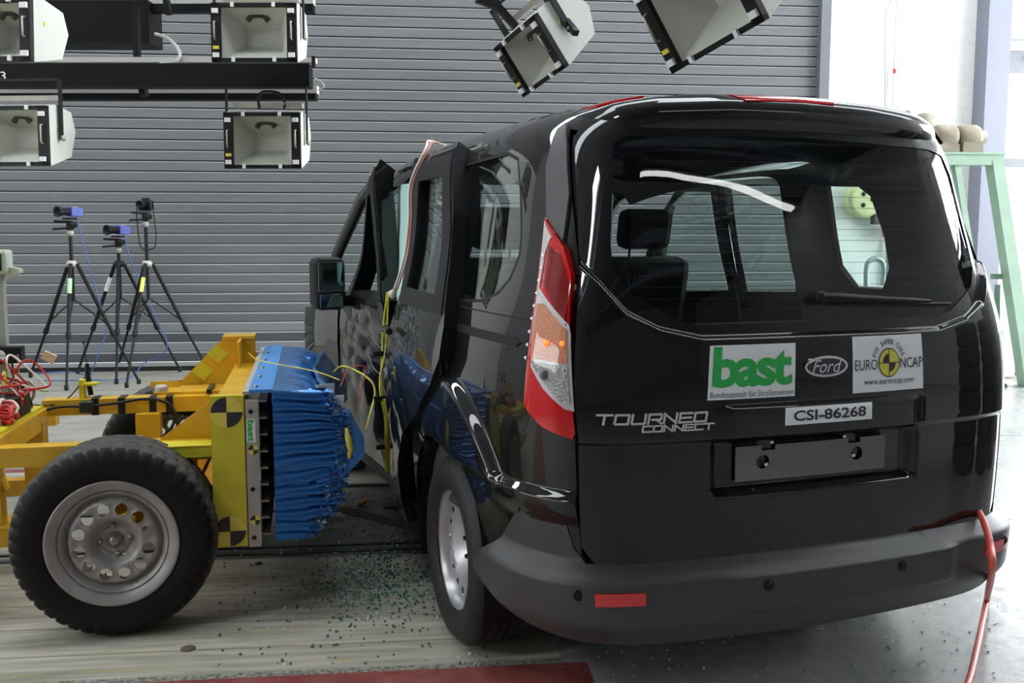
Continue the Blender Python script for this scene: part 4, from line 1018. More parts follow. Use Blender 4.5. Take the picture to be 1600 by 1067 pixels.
    mb.add(V, [(i * W_ + j, i * W_ + j + 1, (i + 1) * W_ + j + 1, (i + 1) * W_ + j) for i in range(ny) for j in range(nx)], 0, True); part('barrier_top', mb, BLUE)
    # face and body
    mb = MB(); V = []; my, mz = 40, 40
    for i in range(mz + 1):
        z = z0 + (z1 - z0) * i / mz
        for j in range(my + 1):
            y = y0 + .01 + (y1 - y0 - .02) * j / my; D = front(y, z) - .004
            V.append((xb + D + .008 * math.sin(y * 13 + z * 9) * math.sin(z * 17 + y * 5), y, z - (.03 if i == mz else 0)))
    W2 = my + 1; mb.add(V, [(i * W2 + j, i * W2 + j + 1, (i + 1) * W2 + j + 1, (i + 1) * W2 + j) for i in range(mz) for j in range(my)], 0, True)
    part('barrier_face', mb, BLUE)
    # core so that the block is not hollow
    part('barrier_core', MB().box((xb + .06, .85, .55), (.12, 1.46, .50)), BLUE)
    # bumper element that has come half loose
    mb = MB(); V = []; nb = 26
    for i in range(nb + 1):
        y = .12 + 1.42 * i / nb
        for (dx, z) in ((.18, .75), (.285, .735), (.325, .66), (.335, .585), (.30, .55), (.24, .50), (.16, .47), (.12, .55)):
            k = 1 - .35 * math.exp(-((y - .9) / .4) ** 2); V.append((xb + dx * k + .005 * math.sin(i * 1.7 + z * 30), y, z + .006 * math.sin(i * .8)))
    mb.add(V, [(i * 8 + j, i * 8 + (j + 1) % 8, (i + 1) * 8 + (j + 1) % 8, (i + 1) * 8 + j) for i in range(nb) for j in range(8)] + [tuple(range(8))[::-1]], 0, True)
    b_ = part('bumper_element', mb, BLUE)
    b_.data.set_sharp_from_angle(angle=.7)
    mb = MB(); V = []
    for i in range(nb + 1):
        y = .11 + 1.44 * i / nb
        for (dx, z) in ((.262, .655), (.355, .640), (.350, .70), (.27, .80), (.235, .83)): V.append((xb + dx - .06 * math.exp(-((y - .9) / .4) ** 2), y, z))
    mb.add(V, [(i * 5 + j, i * 5 + j + 1, (i + 1) * 5 + j + 1, (i + 1) * 5 + j) for i in range(nb) for j in range(4)] + [(0, 1, 2, 3, 4)], 0, False)
    # torn foil along the crushed edge
    mb = MB(); random.seed(5)
    for k in range(620):
        z = random.uniform(z0 + .01, z1 - .02); D = front(y0, z); low = z < .55
        x = xb + D * random.uniform(.80 if not low else .72, 1.0); y = y0 + random.uniform(-.012, .012); s_ = random.uniform(.004, .016)
        a = random.uniform(0, PI); q = [(x, y - .004, z), (x + s_ * math.cos(a), y - random.uniform(.004, .02), z + s_ * math.sin(a)), (x - s_ * math.sin(a) * .6, y - random.uniform(.002, .016), z + s_ * math.cos(a) * .6)]
        mb.add(q, [(0, 1, 2)], 1 if random.random() < (.6 if low else .35) else 0)
    tn = part('torn_foil', mb, [BLUE, FOIL]); tn['kind'] = 'stuff'
    part('orange_foam', MB().tube([(xb + .262, .088, .70), (xb + .268, .085, .66), (xb + .275, .09, .62), (xb + .27, .09, .585)], [.006, .012, .012, .006], 8), INKY)
    # markers on the top
    part('paper_tag', MB().box((xb + .19, .16, .82), (.075, .003, .07), 0, None, .5), PAPER); part('paper_tag', MB().box((xb + .235, .12, .77), (.045, .003, .095), 0, None, .3), PAPER)
    part('sensor_wire', MB().tube(spline([(.40, 1.2, .86), (.46, .8, .875), (.56, .5, .89), (.70, .30, .885), (.79, .22, .86)], 8), .0022, 5), YCAB); part('sensor_wire', MB().tube(spline([(.79, .18, .84), (.83, .25, .90), (.89, .25, .90), (.87, .22, .82), (.85, .16, .76)], 8), .002, 5), REDC)
    # things bolted to the deck
    part('antenna', MB().tube([(-.28, 1.10, .70), (-.29, 1.10, .78), (-.29, 1.10, .84)], [.012, .012, .009], 8).tube([(-.29, 1.10, .84), (-.30, 1.10, .93)], .002, 5).tube([(-.30, 1.10, .93), (-.3005, 1.10, .94)], .006, 6), BLK)
    part('antenna_bracket', MB().box((-.305, 1.06, .735), (.02, .05, .08)).box((-.275, 1.06, .755), (.07, .06, .010)), YTAPE)
    part('plug_connector', MB().box((-.275, .985, .665), (.055, .045, .05), bev=.006), mat('dark green connector', (.02, .03, .03), .5))
    part('data_cable', MB().tube(spline([(-.62, .90, .62), (-.48, .96, .62), (-.44, .98, .655), (-.38, .985, .668), (-.30, .985, .668)], 8), .006, 6), KCAB)
    part('data_cable', MB().tube(spline([(-.25, .985, .668), (-.14, .985, .678), (-.05, .99, .69), (.02, .985, .685), (.07, .985, .66), (.09, .98, .60), (.05, .97, .52)], 8), .007, 6), KCAB)
    part('data_cable', MB().tube(spline([(-.62, .93, .70), (-.52, .96, .69), (-.42, 1.0, .675), (-.36, 1.06, .70), (-.30, 1.09, .78)], 8), .003, 6), KCAB)
build_cart()
LOCT = lambda x, y, z: Matrix.Translation(TR_O) @ Matrix.Rotation(TR_A, 4, 'Z') @ Vector((x, y, z))
def at_px(px, py, depth):
    """point in the hall that lies at this depth along the view"""
    p = Vector(((px - 800) / FPX * depth, depth, (533.5 - py) / FPX * depth)); c, s_ = math.cos(PITCH), math.sin(PITCH)
    return Vector((p.x, p.y * c + p.z * s_, CAM_H - p.y * s_ + p.z * c))

# ------------------------------------------------------------------ equipment lying on the deck
dk = .678
t = empty('sensor_rack', LOCT(-.665, .72, dk), TR_A, 'low black data box with a row of yellow and grey plugs on the trolley deck', 'data logger')
MB().box((0, 0, .045), (.42, .20, .09), bev=.008).build('box', mat('black box', (.015, .015, .018), .5), t)
for k in range(7):
    x = -.16 + k * .052
    p_ = MB().tube([(x, -.02, .09), (x, -.02, .125)], .016, 8).build('plug', ALU, t); MB().tube([(x, -.02, .125), (x - .003, -.02, .165), (x - .006, -.01, .185)], [.010, .010, .006], 8).build('boot', YCAB, p_)
random.seed(11)
for k in range(9):
    x = random.uniform(-.18, .18); c = REDC if k % 3 else WCAB
    MB().tube(spline([(x, -.02, .17), (x + random.uniform(-.05, .05), -.03, .23), (x + random.uniform(.0, .10), random.uniform(-.05, .05), random.uniform(.18, .26)), (x + .14, random.uniform(-.05, .04), random.uniform(.10, .2)), (.22, random.uniform(-.08, .0), random.uniform(.05, .14))], 6), .0045, 6).build('wire', c, t)
t = tag(MB().tube([(-.02, 0, 0), (-.02, 0, .19)], .0015, 4).box((0, 0, .20), (.05, .02, .035), 0, Matrix.Rotation(.5, 4, 'Y')).build('foam_tag', mat('beige foam', (.6, .45, .28), .8)), 'small beige foam piece on a wire above the plugs', 'tag'); t.location = LOCT(-.455, .75, dk + .06); t.rotation_euler = (0, 0, TR_A)
t = empty('cable_coil', LOCT(-.60, .56, dk), TR_A, 'thick bundle of coiled red cables at the near edge of the trolley deck', 'cable')
for k in range(16):
    a = random.uniform(-.03, .03); h = .012 + .010 * (k % 6); yy = random.uniform(-.05, .05)
    MB().tube(spline([(-.30, yy, h), (-.10, yy * .8 + a, h + .006), (.05, yy * .5 - a, h + .008), (.13, yy + .02, h + .02), (.16, yy - .03, h), (.10, yy * .6, h - .003), (-.1, yy + .02, h + .01), (-.30, yy + .03, h)], 6), .0055, 6).build('strand', REDC if k % 5 else WCAB, t)
MB().tube([(.11 + .0 * a, .055 * math.cos(a), .045 + .05 * math.sin(a)) for a in [2 * PI * i / 24 for i in range(25)]], .007, 8, cap=False).build('cable_tie', WCAB, t)
t = empty('cable_drum', LOCT(-.475, .84, dk), TR_A, 'small silver and white wiring bundle at the right end of the deck', 'wiring')
MB().tube([(.03 * math.cos(a), 0, .085 + .045 * math.sin(a)) for a in [2 * PI * i / 20 for i in range(21)]], .007, 6, cap=False).build('ring', ALU, t)
MB().lathe([(0, -.03), (.035, -.03), (.04, -.02), (.04, .02), (0, .03)], M=Matrix.Translation((-.035, 0, .07)), n=14).build('connector', BLK, t)
for k in range(7): MB().tube(spline([(-.10, 0, .05 + k * .01), (-.06, random.uniform(-.04, .04), .12), (-.02, random.uniform(-.04, .04), random.uniform(.04, .14)), (.02, 0, .02), (-.04, .01, .012)], 6), .004, 6).build('wire', [WCAB, REDC, KCAB][k % 3], t)
t = empty('measuring_post', LOCT(-.655, .93, dk), TR_A, 'grey aluminium post with a small instrument head at the left edge', 'post')
MB().box((.07, 0, .29), (.045, .045, .58)).build('post', mat('grey aluminium profile', (.42, .44, .40), .45, metal=.3), t)
hd = MB().box((.06, -.02, .62), (.13, .10, .10), 0, Matrix.Rotation(.0, 4, 'Y'), bev=.012).prism([(.125, -.05, .60), (.165, -.05, .59), (.165, -.05, .575), (.11, -.05, .545)], (0, .06, 0)).build('instrument_head', mat('pale green grey casing', (.50, .56, .48), .5), t)
MB().box((.095, -.072, .62), (.02, .004, .07), 0, None, 0).build('dark_slot', BLK, hd)
t = empty('target_box', LOCT(-.585, .88, dk + .20), TR_A, 'black box with a white round crosshair target above the plugs', 'target marker')
MB().box((0, 0, .035), (.19, .06, .07), bev=.004).build('box', BLK, t)
p = Print(lambda V, k=0.: np.stack([V[:, 0], np.full(len(V), -.0305 - k), V[:, 1]], 1)); p.wedge((.012, .035), .024, .024, 0, 360, PAPER, .001, n=30); p.poly([(.010, .012), (.014, .012), (.014, .058), (.010, .058)], INKG, .0018); p.poly([(-.011, .033), (.035, .033), (.035, .037), (-.011, .037)], INKG, .0018); p.poly([(.065, .03), (.085, .03), (.085, .037), (.065, .037)], BCAB, .001); p.build('crosshair', t)
MB().tube(spline([(-.06, 0, .07), (-.06, 0, .09), (-.02, 0, .095), (-.015, 0, .07)], 5), .005, 6).tube([(.05, 0, 0), (.052, 0, -.10), (.06, 0, -.20)], .004, 6).build('support', BLK, t)

# ------------------------------------------------------------------ camera tripods
def foot(px, py):
    r = at_px(px, py, 1.0) - Vector((0, 0, CAM_H)); k = -CAM_H / r.z; return Vector((r.x * k, r.y * k, 0))
def tripod(feet, hub_px, top_px, label, tape, colour, grp):
    F_ = [foot(*f) for f in feet]; c = sum(F_, Vector()) / 3; dep = c.y * math.cos(PITCH)
    def up_at(py):
        r = at_px(hub_px[0], py, 1.0) - Vector((0, 0, CAM_H)); k = c.y / r.y; return CAM_H + r.z * k
    hx = (at_px(hub_px[0], hub_px[1], 1.0).x) / at_px(hub_px[0], hub_px[1], 1.0).y * c.y
    hub = Vector((hx, c.y, up_at(hub_px[1]))); ztop = up_at(top_px)
    t = empty('tripod', (hub.x, hub.y, 0), 0, label, 'tripod', grp); o0 = Vector((hub.x, hub.y, 0)); h = hub - o0
    for i, f in enumerate(F_):
        f = f - o0; d = (f - Vector((0, 0, h.z))); a = Vector((0, 0, h.z)) + Vector((d.x, d.y, 0)).normalized() * .05; mid = a.lerp(f, .58)
        n = (f - a).normalized(); sd = n.cross(Vector((0, 0, 1))).normalized() * .014
        leg = MB().tube([a, mid], .019, 8).build('leg', BLK, t)
        MB().tube([mid, f + Vector((0, 0, .03))], .0125, 8).build('lower_tube', BLK, leg); MB().tube([mid - n * .03, mid + n * .02], .026, 8).build('clamp', BLK, leg)
        MB().tube([f + Vector((0, 0, .05)), f + Vector((0, 0, .012)), f], [.019, .022, .016], 8).build('foot', RUB, leg)
        MB().tube([Vector((0, 0, h.z - .34)), a.lerp(f, .50)], .007, 6).build('spreader', BLK, leg)
        if i == tape: MB().tube([a.lerp(f, .12), a.lerp(f, .24)], .0215, 8).build('tape', colour, leg)
    MB().lathe([(0, h.z - .03), (.05, h.z - .03), (.055, h.z), (.04, h.z + .03), (0, h.z + .03)], n=16, axis='Z').build('hub', ALU if tape else BLK, t)
    MB().tube([(0, 0, h.z - .36), (0, 0, ztop - .17)], .017, 10).build('centre_column', BLK, t)
    MB().lathe([(0, ztop - .175), (.03, ztop - .175), (.034, ztop - .14), (.026, ztop - .12), (0, ztop - .12)], n=16, axis='Z').build('collar', ALU, t)
    hd = MB().box((0, 0, ztop - .075), (.05, .07, .09), bev=.012).tube([(-.01, -.02, ztop - .10), (-.12, -.10, ztop - .11)], .011, 8).tube([(-.01, -.02, ztop - .04), (-.11, -.09, ztop - .035)], .011, 8).lathe([(0, -.05), (.028, -.05), (.03, -.03), (.03, .03)], M=Matrix.Translation((.03, 0, ztop - .07)), n=14).box((0, 0, ztop - .01), (.09, .11, .018), bev=.004).build('pan_head', BLK, t)
    return Vector((hub.x, hub.y, ztop)), t
def video_camera(p, label, dark=False):
    t = empty('photo_camera' if dark else 'video_camera', p, 0, label, 'camera'); R_ = Matrix.Rotation(-.5 if not dark else -.15, 4, 'Z')
    if dark:
        MB().box((0, .02, .045), (.14, .07, .09), 0, R_, bev=.012).box((0, .02, .10), (.06, .06, .03), 0, R_, bev=.008).build('camera_body', BLK, t); L_ = Matrix.Translation((0, -.01, .045))
        MB().lathe([(.030, .0), (.034, -.02), (.034, -.07), (.038, -.075), (.038, -.10), (.030, -.10), (.026, -.085), (0, -.08)], M=R_ @ L_, n=24).build('lens', BLK, t)
        MB().tube(spline([(-.075, .02, .06), (-.085, .0, -.05), (-.075, 0, -.25), (-.05, 0, -.38), (.02, 0, -.40), (.085, 0, -.37), (.10, 0, -.25), (.09, 0, -.10), (.075, .02, .05)], 6), .006, 5).build('strap', BLK, t)
    else:
        b = MB().box((0, .06, .055), (.085, .13, .085), 0, R_, bev=.006).build('camera_body', mat('blue anodised housing', (.035, .06, .32), .4), t)
        MB().box((.0, .06, .0995), (.035, .05, .002), 0, R_).build('label', PAPER, b)
        MB().lathe([(.030, .0), (.034, -.03), (.034, -.07), (.046, -.10), (.052, -.135), (.046, -.135), (.034, -.11), (0, -.09)], M=R_ @ Matrix.Translation((0, 0, .055)), n=24).build('lens', BLK, t)
    return t
LG = mat('light green tape', (.45, .75, .40), .6); LY = mat('yellow green tape', (.65, .72, .15), .6)
p1, t1 = tripod([(48, 590), (104, 610), (217, 600)], (112, 412), 340, 'tall black tripod, leftmost of the three, standing behind the cart deck', 1, LG, None)
p2, t2 = tripod([(122, 584), (182, 600), (281, 581)], (186, 412), 368, 'lowest black tripod, standing between two taller ones', 0, PAPER, None)
p3, t3 = tripod([(184, 579), (198, 606), (328, 587)], (230, 412), 327, 'tall black tripod on the right with a yellow green taped leg', 1, LY, None)
video_camera(p1, 'blue video camera with black lens hood on the leftmost tripod'); video_camera(p2, 'blue video camera with a white label on the lowest tripod'); video_camera(p3, 'black photo camera with hanging neck strap on the right tripod', True)
def gp(px, py, z=.008): v = foot(px, py); v.z = z; return v
c1 = p1 + Vector((.04, .05, .05))
cable('camera_cable', [c1, c1 + Vector((.06, .0, -.3)), c1 + Vector((.16, 0, -.75)), c1 + Vector((.24, 0, -1.1)), c1 + Vector((.18, -.1, -1.4)), gp(137, 598), gp(142, 590), gp(110, 582), gp(55, 585)], .006, BCAB, label='blue cable running down from the leftmost video camera to the floor', cat='cable')
c2 = p2 + Vector((.04, .05, .05))
cable('camera_cable', [c2, c2 + Vector((.06, 0, -.3)), c2 + Vector((.22, .1, -.8)), c2 + Vector((.36, .1, -1.2)), gp(225, 583, .1), gp(200, 592), gp(130, 595), gp(60, 596)], .006, BCAB, label='blue cable curving down from the lowest tripod camera', cat='cable')

# ------------------------------------------------------------------ floodlights and their gantry
def floodlight(M_, w_, h_, d_, label, yoke=True):
    t = empty('floodlight', (0, 0, 0), 0, label, 'floodlight', None); t.matrix_world = M_
    fw_, fh = w_ / 2, h_ / 2; b = MB()
    # housing: front at y=0, back at y=d, tapered at the lower back; open front
    sec = [(0, -fh), (0, fh), (d_ * .25, fh + .02), (d_ * .85, fh), (d_, fh * .35), (d_ * .80, -fh * .55)]
    n = len(sec); V = [(-fw_, y, z) for y, z in sec] + [(fw_, y, z) for y, z in sec]
    b.add(V, [tuple(range(n)), tuple(range(n, 2 * n))[::-1]] + [(i, (i + 1) % n, n + (i + 1) % n, n + i) for i in range(1, n)], 0); b.build('housing', WHITE, t)
    f = MB(); m1, m2 = .055, .022     # black front frame
    f.box((-fw_ + m1 / 2, -.012, 0), (m1, .03, h_)); f.box((fw_ - m1 / 2, -.012, 0), (m1, .03, h_)); f.box((0, -.012, fh - m2 / 2), (w_, .03, m2)); f.box((0, -.012, -fh + m2 / 2), (w_, .03, m2)); f.build('front_frame', BLK, t)
    iw, ih = fw_ - m1, fh - m2; r = MB(); bw, bh = iw * .55, ih * .28; y1 = d_ * .62
    r.add([(-iw, -.002, -ih), (iw, -.002, -ih), (iw, -.002, ih), (-iw, -.002, ih), (-bw, y1, -bh), (bw, y1, -bh), (bw, y1, bh + .03), (-bw, y1, bh + .03)], [(0, 1, 5, 4), (1, 2, 6, 5), (2, 3, 7, 6), (3, 0, 4, 7), (4, 5, 6, 7)]); r.build('reflector', REFL, t)
    MB().tube([(-iw * .32, y1 * .45, ih * .62), (-iw * .2, y1 * .42, ih * .80), (0, y1 * .4, ih * .84), (iw * .2, y1 * .42, ih * .80), (iw * .32, y1 * .45, ih * .62)], .017, 8).build('lamp_tube', mat('brown lamp tube', (.09, .075, .055), .4), t)
    MB().box((0, -.02, 0), (iw * 2, .002, ih * 2)).build('front_glass', glass_mat('clear glass', (.95, .96, .95), 1.12) if 'clear glass' not in MATS else MATS['clear glass'], t)
    for sx in (-1, 1):
        for zz in (fh * .72, -fh * .78): MB().box((sx * (fw_ - .028), -.034, zz), (.036, .014, .026)).build('clip', PAPER, t)
        for zz in (fh - .012, -fh + .012): MB().box((sx * iw * .62, -.034, zz), (.018, .014, .026)).build('clip', PAPER, t)
        x = sx * (fw_ - .026); MB().tube([(x, -.028, h_ * .18), (x, -.05, h_ * .17), (x, -.05, -h_ * .12), (x, -.028, -h_ * .13)], .005, 6).build('handle', ALU, t)
    MB().box((-fw_ + .028, -.03, -fh * .52), (.034, .008, .018)).build('yellow_sticker', INKY, t); MB().lathe([(0, -.002), (.011, -.002), (.011, .002)], M=Matrix.Translation((fw_ + .001, d_ * .3, fh * .35)) @ Matrix.Rotation(PI / 2, 4, 'Z'), n=14).build('yellow_dot', INKY, t)
    if yoke:
        for sx in (-1, 1):
            y_ = MB().beam((sx * (fw_ + .016), d_ * .35, -.01), (sx * (fw_ + .016), d_ * .35, fh + .17), .008, .035).build('yoke_arm', BLK, t); MB().lathe([(0, -.012), (.018, -.012), (.018, .0)], M=Matrix.Translation((sx * (fw_ + .02), d_ * .35, 0)) @ Matrix.Rotation(sx * PI / 2, 4, 'Z'), n=12).build('pivot_bolt', ALU, y_)
        MB().beam((-fw_ - .02, d_ * .35, fh + .17), (fw_ + .02, d_ * .35, fh + .17), .035, .008).build('yoke_bar', BLK, t)
        MB().box((0, d_ * .55, fh + .07), (w_ * .92, .05, .03)).build('ballast_rail', ALU, t)
    return t
def light_at(px, py, dep, w_, h_, d_, label, rz=0, rx=0, **k):
    c = at_px(px, py, dep); return floodlight(Matrix.Translation(c) @ Matrix.Rotation(rz, 4, 'Z') @ Matrix.Rotation(rx, 4, 'X'), w_, h_, d_, label, **k)
light_at(411, 220, 6.0, .475, .345, .30, 'white floodlight hanging below the gantry at its right end', 0.0, -.02)
light_at(398, 52, 5.6, .495, .335, .30, 'white floodlight mounted above the gantry at its right end', 0.0, -.02)
light_at(23, 213, 5.6, .42, .345, .30, 'white floodlight hanging below the gantry at the left edge', -.06, -.02)
light_at(-3, 48, 4.6, .36, .30, .30, 'white floodlight in the upper left corner, mostly cut off', -.10, -.05, yoke=False)
def basis_light(px, py, dep, r, d, size, label):
    r = Vector(r).normalized(); dn = Vector(d); dn = (dn - r * dn.dot(r)).normalized(); z_ = -dn; y_ = z_.cross(r)   # r right edge, z up, y into the body
    # view axes -> hall axes
    c, s_ = math.cos(PITCH), math.sin(PITCH)
    def h(v): return Vector((v.x, v.z * c + v.y * s_, -v.z * s_ + v.y * c))
    R_ = Matrix((h(r), h(y_ if y_.z > 0 else -y_), h(z_))).transposed().to_4x4()
    return floodlight(Matrix.Translation(at_px(px, py, dep)) @ R_, *size, label)
# vectors given as (right, up, away)
basis_light(831, 87, 4.8, (.473, .122, -.872), (.55, -.82, .14), (.42, .29, .30), 'tilted white floodlight hanging above the van roof, its whole side showing')
basis_light(1090, 3, 3.5, (.50, .13, -.86), (.50, -.85, .14), (.50, .36, .34), 'large tilted white floodlight cut off by the top edge, right of the other one')
g = empty('light_gantry', at_px(246, 118, 6.2), 0, 'black and silver lighting gantry beams across the upper left', 'lighting gantry')
def gb(x0, x1, y0, y1, dep, m, name, th=.08):
    a = at_px(x0, (y0 + y1) / 2, dep); b = at_px(x1, (y0 + y1) / 2, dep); h = (y1 - y0) / FPX * dep; mb = MB().beam(a - g.location, b - g.location, th, h); return mb.build(name, m, g)
SILV = mat('pale gantry trunking', (.50, .50, .46), .5)
gb(-120, 486, 102, 137, 6.15, BEAM, 'main_beam', .12); gb(-120, 494, 91, 99, 6.2, SILV, 'trunking', .08); gb(-120, 497, 135, 147, 6.55, SILV, 'trunking', .08); gb(-120, 495, 147, 157, 6.5, BEAM, 'lower_beam')
gb(-120, 491, 8, 20, 6.5, BEAM, 'upper_beam'); gb(-120, 491, -8, 8, 6.55, SILV, 'trunking'); gb(37, 243, 8, 72, 6.55, BEAM, 'ballast_box', .25)
for x, y0, y1 in ((52, 60, 102), (212, 10, 108), (223, 137, 150), (260, 0, 22), (470, 15, 102)):
    a = at_px(x, y0, 6.3); b = at_px(x + 3, y1, 6.3); MB().beam(a - g.location, b - g.location, .035, .05).build('hanger', BEAM, g)
MB().box(at_px(490, 97, 6.1) - g.location, (.02, .03, .07)).build('end_cap', BLK, g)
V, F_ = text2d('3'); V = fit(V, 0, .034, 0, .052); q = at_px(2, 125, 6.02) - g.location
MB().add([(q.x + a - .005, q.y, q.z + b) for a, b in V], F_).build('number', PAPER, g)
cable('gantry_cable', [at_px(243, 53, 6.3), at_px(262, 60, 6.25), at_px(277, 75, 6.2), at_px(281, 88, 6.15), at_px(272, 97, 6.1), at_px(250, 99, 6.1)], .012, mat('grey hose', (.35, .35, .33), .5), label='grey flexible hose arching between box and main gantry beam', cat='cable')
cable('gantry_cable', [at_px(492, 122, 6.1), at_px(503, 128, 6.1), at_px(506, 136, 6.1), at_px(497, 141, 6.2)], .004, WCAB, label='thin white cable loop at the right end of the gantry', cat='cable')
cable('gantry_cable', [at_px(405, 170, 6.1), at_px(404, 150, 6.15), at_px(414, 143, 6.2), at_px(436, 146, 6.2), at_px(445, 160, 6.15), at_px(444, 168, 6.1)], .009, KCAB, label='black power cable looping above the lower right floodlight', cat='cable')
g2 = empty('light_bracket', at_px(800, 0, 4.9), 0, 'black bracket and round joint holding the tilted floodlight', 'bracket')
mb = MB(); 
for a, b, w_ in (((745, -4), (778, 8), .05), ((772, 4), (806, 42), .035), ((850, -8), (900, 52), .03)): mb.beam(at_px(*a, 4.85) - g2.location, at_px(*b, 4.6 if a[0] > 800 else 4.9) - g2.location, .03, w_)
mb.build('arm', BLK, g2)
MB().lathe([(.018, -.02), (.042, -.02), (.045, 0), (.042, .02), (.018, .02)], M=Matrix.Translation(at_px(897, 2, 4.75) - g2.location), n=24).build('joint', ALU, g2)
g2.rotation_euler = (0, 0, 0)

# ------------------------------------------------------------------ right hand side: green stand, pallet, pipes
def hallpt(px, py, v):
    """point on the plane parallel to the roller door at distance v in front of it"""
    r = at_px(px, py, 1.0) - Vector((0, 0, CAM_H)); n = Vector(WN); q = Vector(Q0) + n * v; k = (q - Vector((0, 0, CAM_H))).dot(n) / r.dot(n); return Vector((0, 0, CAM_H)) + r * k
SV = -1.95; base_ = hallpt(1545, 600, SV); base_.z = 0
st = empty('test_stand', base_, WALL_A, 'tall green steel A frame stand with bearing blocks on top, behind the van', 'test stand')
inv = (Matrix.Translation(base_) @ Matrix.Rotation(WALL_A, 4, 'Z')).inverted()
L = lambda px, py, dv=0: inv @ hallpt(px, py, SV + dv)
T0 = L(1487, 253); T1 = L(1553, 253); F1 = L(1592, 600); F0 = L(1541, 600)
zt = T0.z; x0 = T0.x - .14
for dv in (0, .7):
    MB().beam((T1.x, dv, zt + .02), (F1.x + .02, dv * 1.2 - .1 * (dv == 0), .0), .11, .13, up=(0, 1, 0)).build('leg', TGRN, st)
    MB().beam((T0.x - .02 + .05, dv, zt + .02), (F0.x - .02, dv * 1.2 - .1 * (dv == 0), .0), .055, .07, up=(0, 1, 0)).build('leg', TGRN, st)
    MB().beam((x0, dv, zt + .02), (T1.x + .06, dv, zt + .02), .12, .10).build('top_beam', TGRN, st)
MB().box(((x0 + T1.x) / 2, .35, zt + .075), (T1.x - x0 + .15, .85, .02)).build('top_plate', TGRN, st)
MB().beam((F0.x, 0, L(1550, 432).z), (T1.x + .13, 0, L(1550, 432).z), .05, .05).build('cross_bar', mat('darker green steel', (.16, .28, .20), .5), st)
MB().beam((T1.x + .1, .0, .95), (T1.x + .6, .7, .02), .05, .05).build('brace', mat('darker green steel', (.16, .28, .20), .5), st)
IRON = mat('rusty cast iron', (.26, .23, .17), .7, noise=(9, .25)); RUST = mat('rusty shaft', (.23, .12, .07), .6, noise=(12, .3))
for px in (1485, 1522):
    x = L(px, 225).x; b = MB(); b.box((x, .12, zt + .13), (.20, .22, .07)); b.lathe([(0, -.10), (.10, -.10), (.115, -.07), (.115, .07), (.10, .10), (0, .10)], M=Matrix.Translation((x, .12, zt + .24)) @ Matrix.Rotation(PI / 2, 4, 'Z'), n=22); b.box((x, .12, zt + .19), (.18, .2, .10)); b.build('bearing_block', IRON, st)
MB().tube([(L(1440, 225).x, .12, zt + .24), (L(1535, 225).x, .12, zt + .24)], .05, 14).build('shaft', RUST, st); MB().tube([(L(1535, 225).x, .12, zt + .24), (L(1549, 225).x, .12, zt + .24)], .065, 14).build('shaft_end', ALU, st)
m_ = empty('machine_head', hallpt(1410, 200, -1.2), WALL_A, 'pale machine top with a lifting eye, just showing above the van roof', 'machine')
MB().box((0, 0, .02), (.55, .3, .12), bev=.02).build('casing', mat('pale machine casing', (.5, .52, .5), .5), m_); MB().tube([(.02 + .035 * math.cos(a), -.05, .125 + .035 * math.sin(a)) for a in [2 * PI * i / 16 for i in range(17)]], .012, 6, cap=False).build('lifting_eye', IRON, m_)
MB().lathe([(0, -.05), (.08, -.05), (.09, 0), (.09, .1)], M=Matrix.Translation((.17, -.12, .05)), n=14).build('knob', IRON, m_); MB().lathe([(0, -.05), (.04, -.05), (.05, 0), (.05, .1)], M=Matrix.Translation((-.17, -.12, .11)), n=14).build('knob', IRON, m_)
MB().tube([(0, 0, -.04), (0, 0, -m_.location.z)], .10, 12).build('column', TGRN, m_)
pb = hallpt(1565, 568, -.9); pb.z = 0
pt = empty('pallet', pb, WALL_A, 'wooden pallet behind the green stand', 'pallet'); WOOD = mat('pallet wood', (.42, .26, .15), .7, noise=(6, .25))
for k in range(3): MB().box((0, -.35 + k * .35, .035), (1.2, .1, .03)).build('runner', WOOD, pt)
for k in range(3):
    for j in range(3): MB().box((-.52 + k * .52, -.35 + j * .35, .09), (.14, .1, .08)).build('block', WOOD, pt)
for k in range(7): MB().box((-.53 + k * .177, 0, .142), (.13, .8, .022)).build('board', WOOD, pt)
random.seed(3)
for k in range(6):
    o = MB().box((random.uniform(-.03, .03), random.uniform(-.03, .03), .168 + k * .045), (1.15, .78, .040), bev=.008).build('rubber_mat', mat('dark rubber sheet', (.03, .032, .035), .5)); tag(o, ['lowest dark sheet on the pallet', 'second dark sheet from the bottom on the pallet', 'third dark sheet from the bottom on the pallet', 'third dark sheet from the top on the pallet', 'second dark sheet from the top on the pallet', 'topmost dark sheet on the pallet'][k], 'sheet', 'dark sheets stacked on the pallet'); o.location = pb; o.rotation_euler = (0, 0, WALL_A + random.uniform(-.03, .03))
wb = hallpt(1572, 590, -1.5); wb.z = 0; o = MB().box((0, 0, .26), (.16, .05, .50), bev=.02).build('white_board', mat('white plastic', (.85, .85, .86), .4)); tag(o, 'white upright plastic board leaning behind the green stand leg', 'board'); o.location = wb; o.rotation_euler = (0, 0, WALL_A)
fb = hallpt(1548, 604, -2.0); fb.z = 0; o = MB().prism([(-.07, -.1, 0), (.10, -.1, 0), (.10, -.1, .03), (.04, -.1, .06), (-.07, -.1, .07)], (0, .2, 0)).build('wheel_chock', RUB); tag(o, 'black rubber wedge on the floor at the green stand foot', 'wedge'); o.location = fb; o.rotation_euler = (0, 0, WALL_A)
def wall_pipe(px, r, z0, z1, label, m, name='conduit'):
    p_ = hallpt(px, 150, -.05); e_ = empty(name, (p_.x, p_.y, 0), WALL_A, label, 'pipe'); MB().tube([(0, 0, z0), (0, 0, z1)], r, 8).build('pipe', m, e_)
    for z in (2.2, 3.25, 4.2): MB().box((0, .012, z), (r * 3.4, .03, .03)).build('clip', PAPER, e_)
    return e_
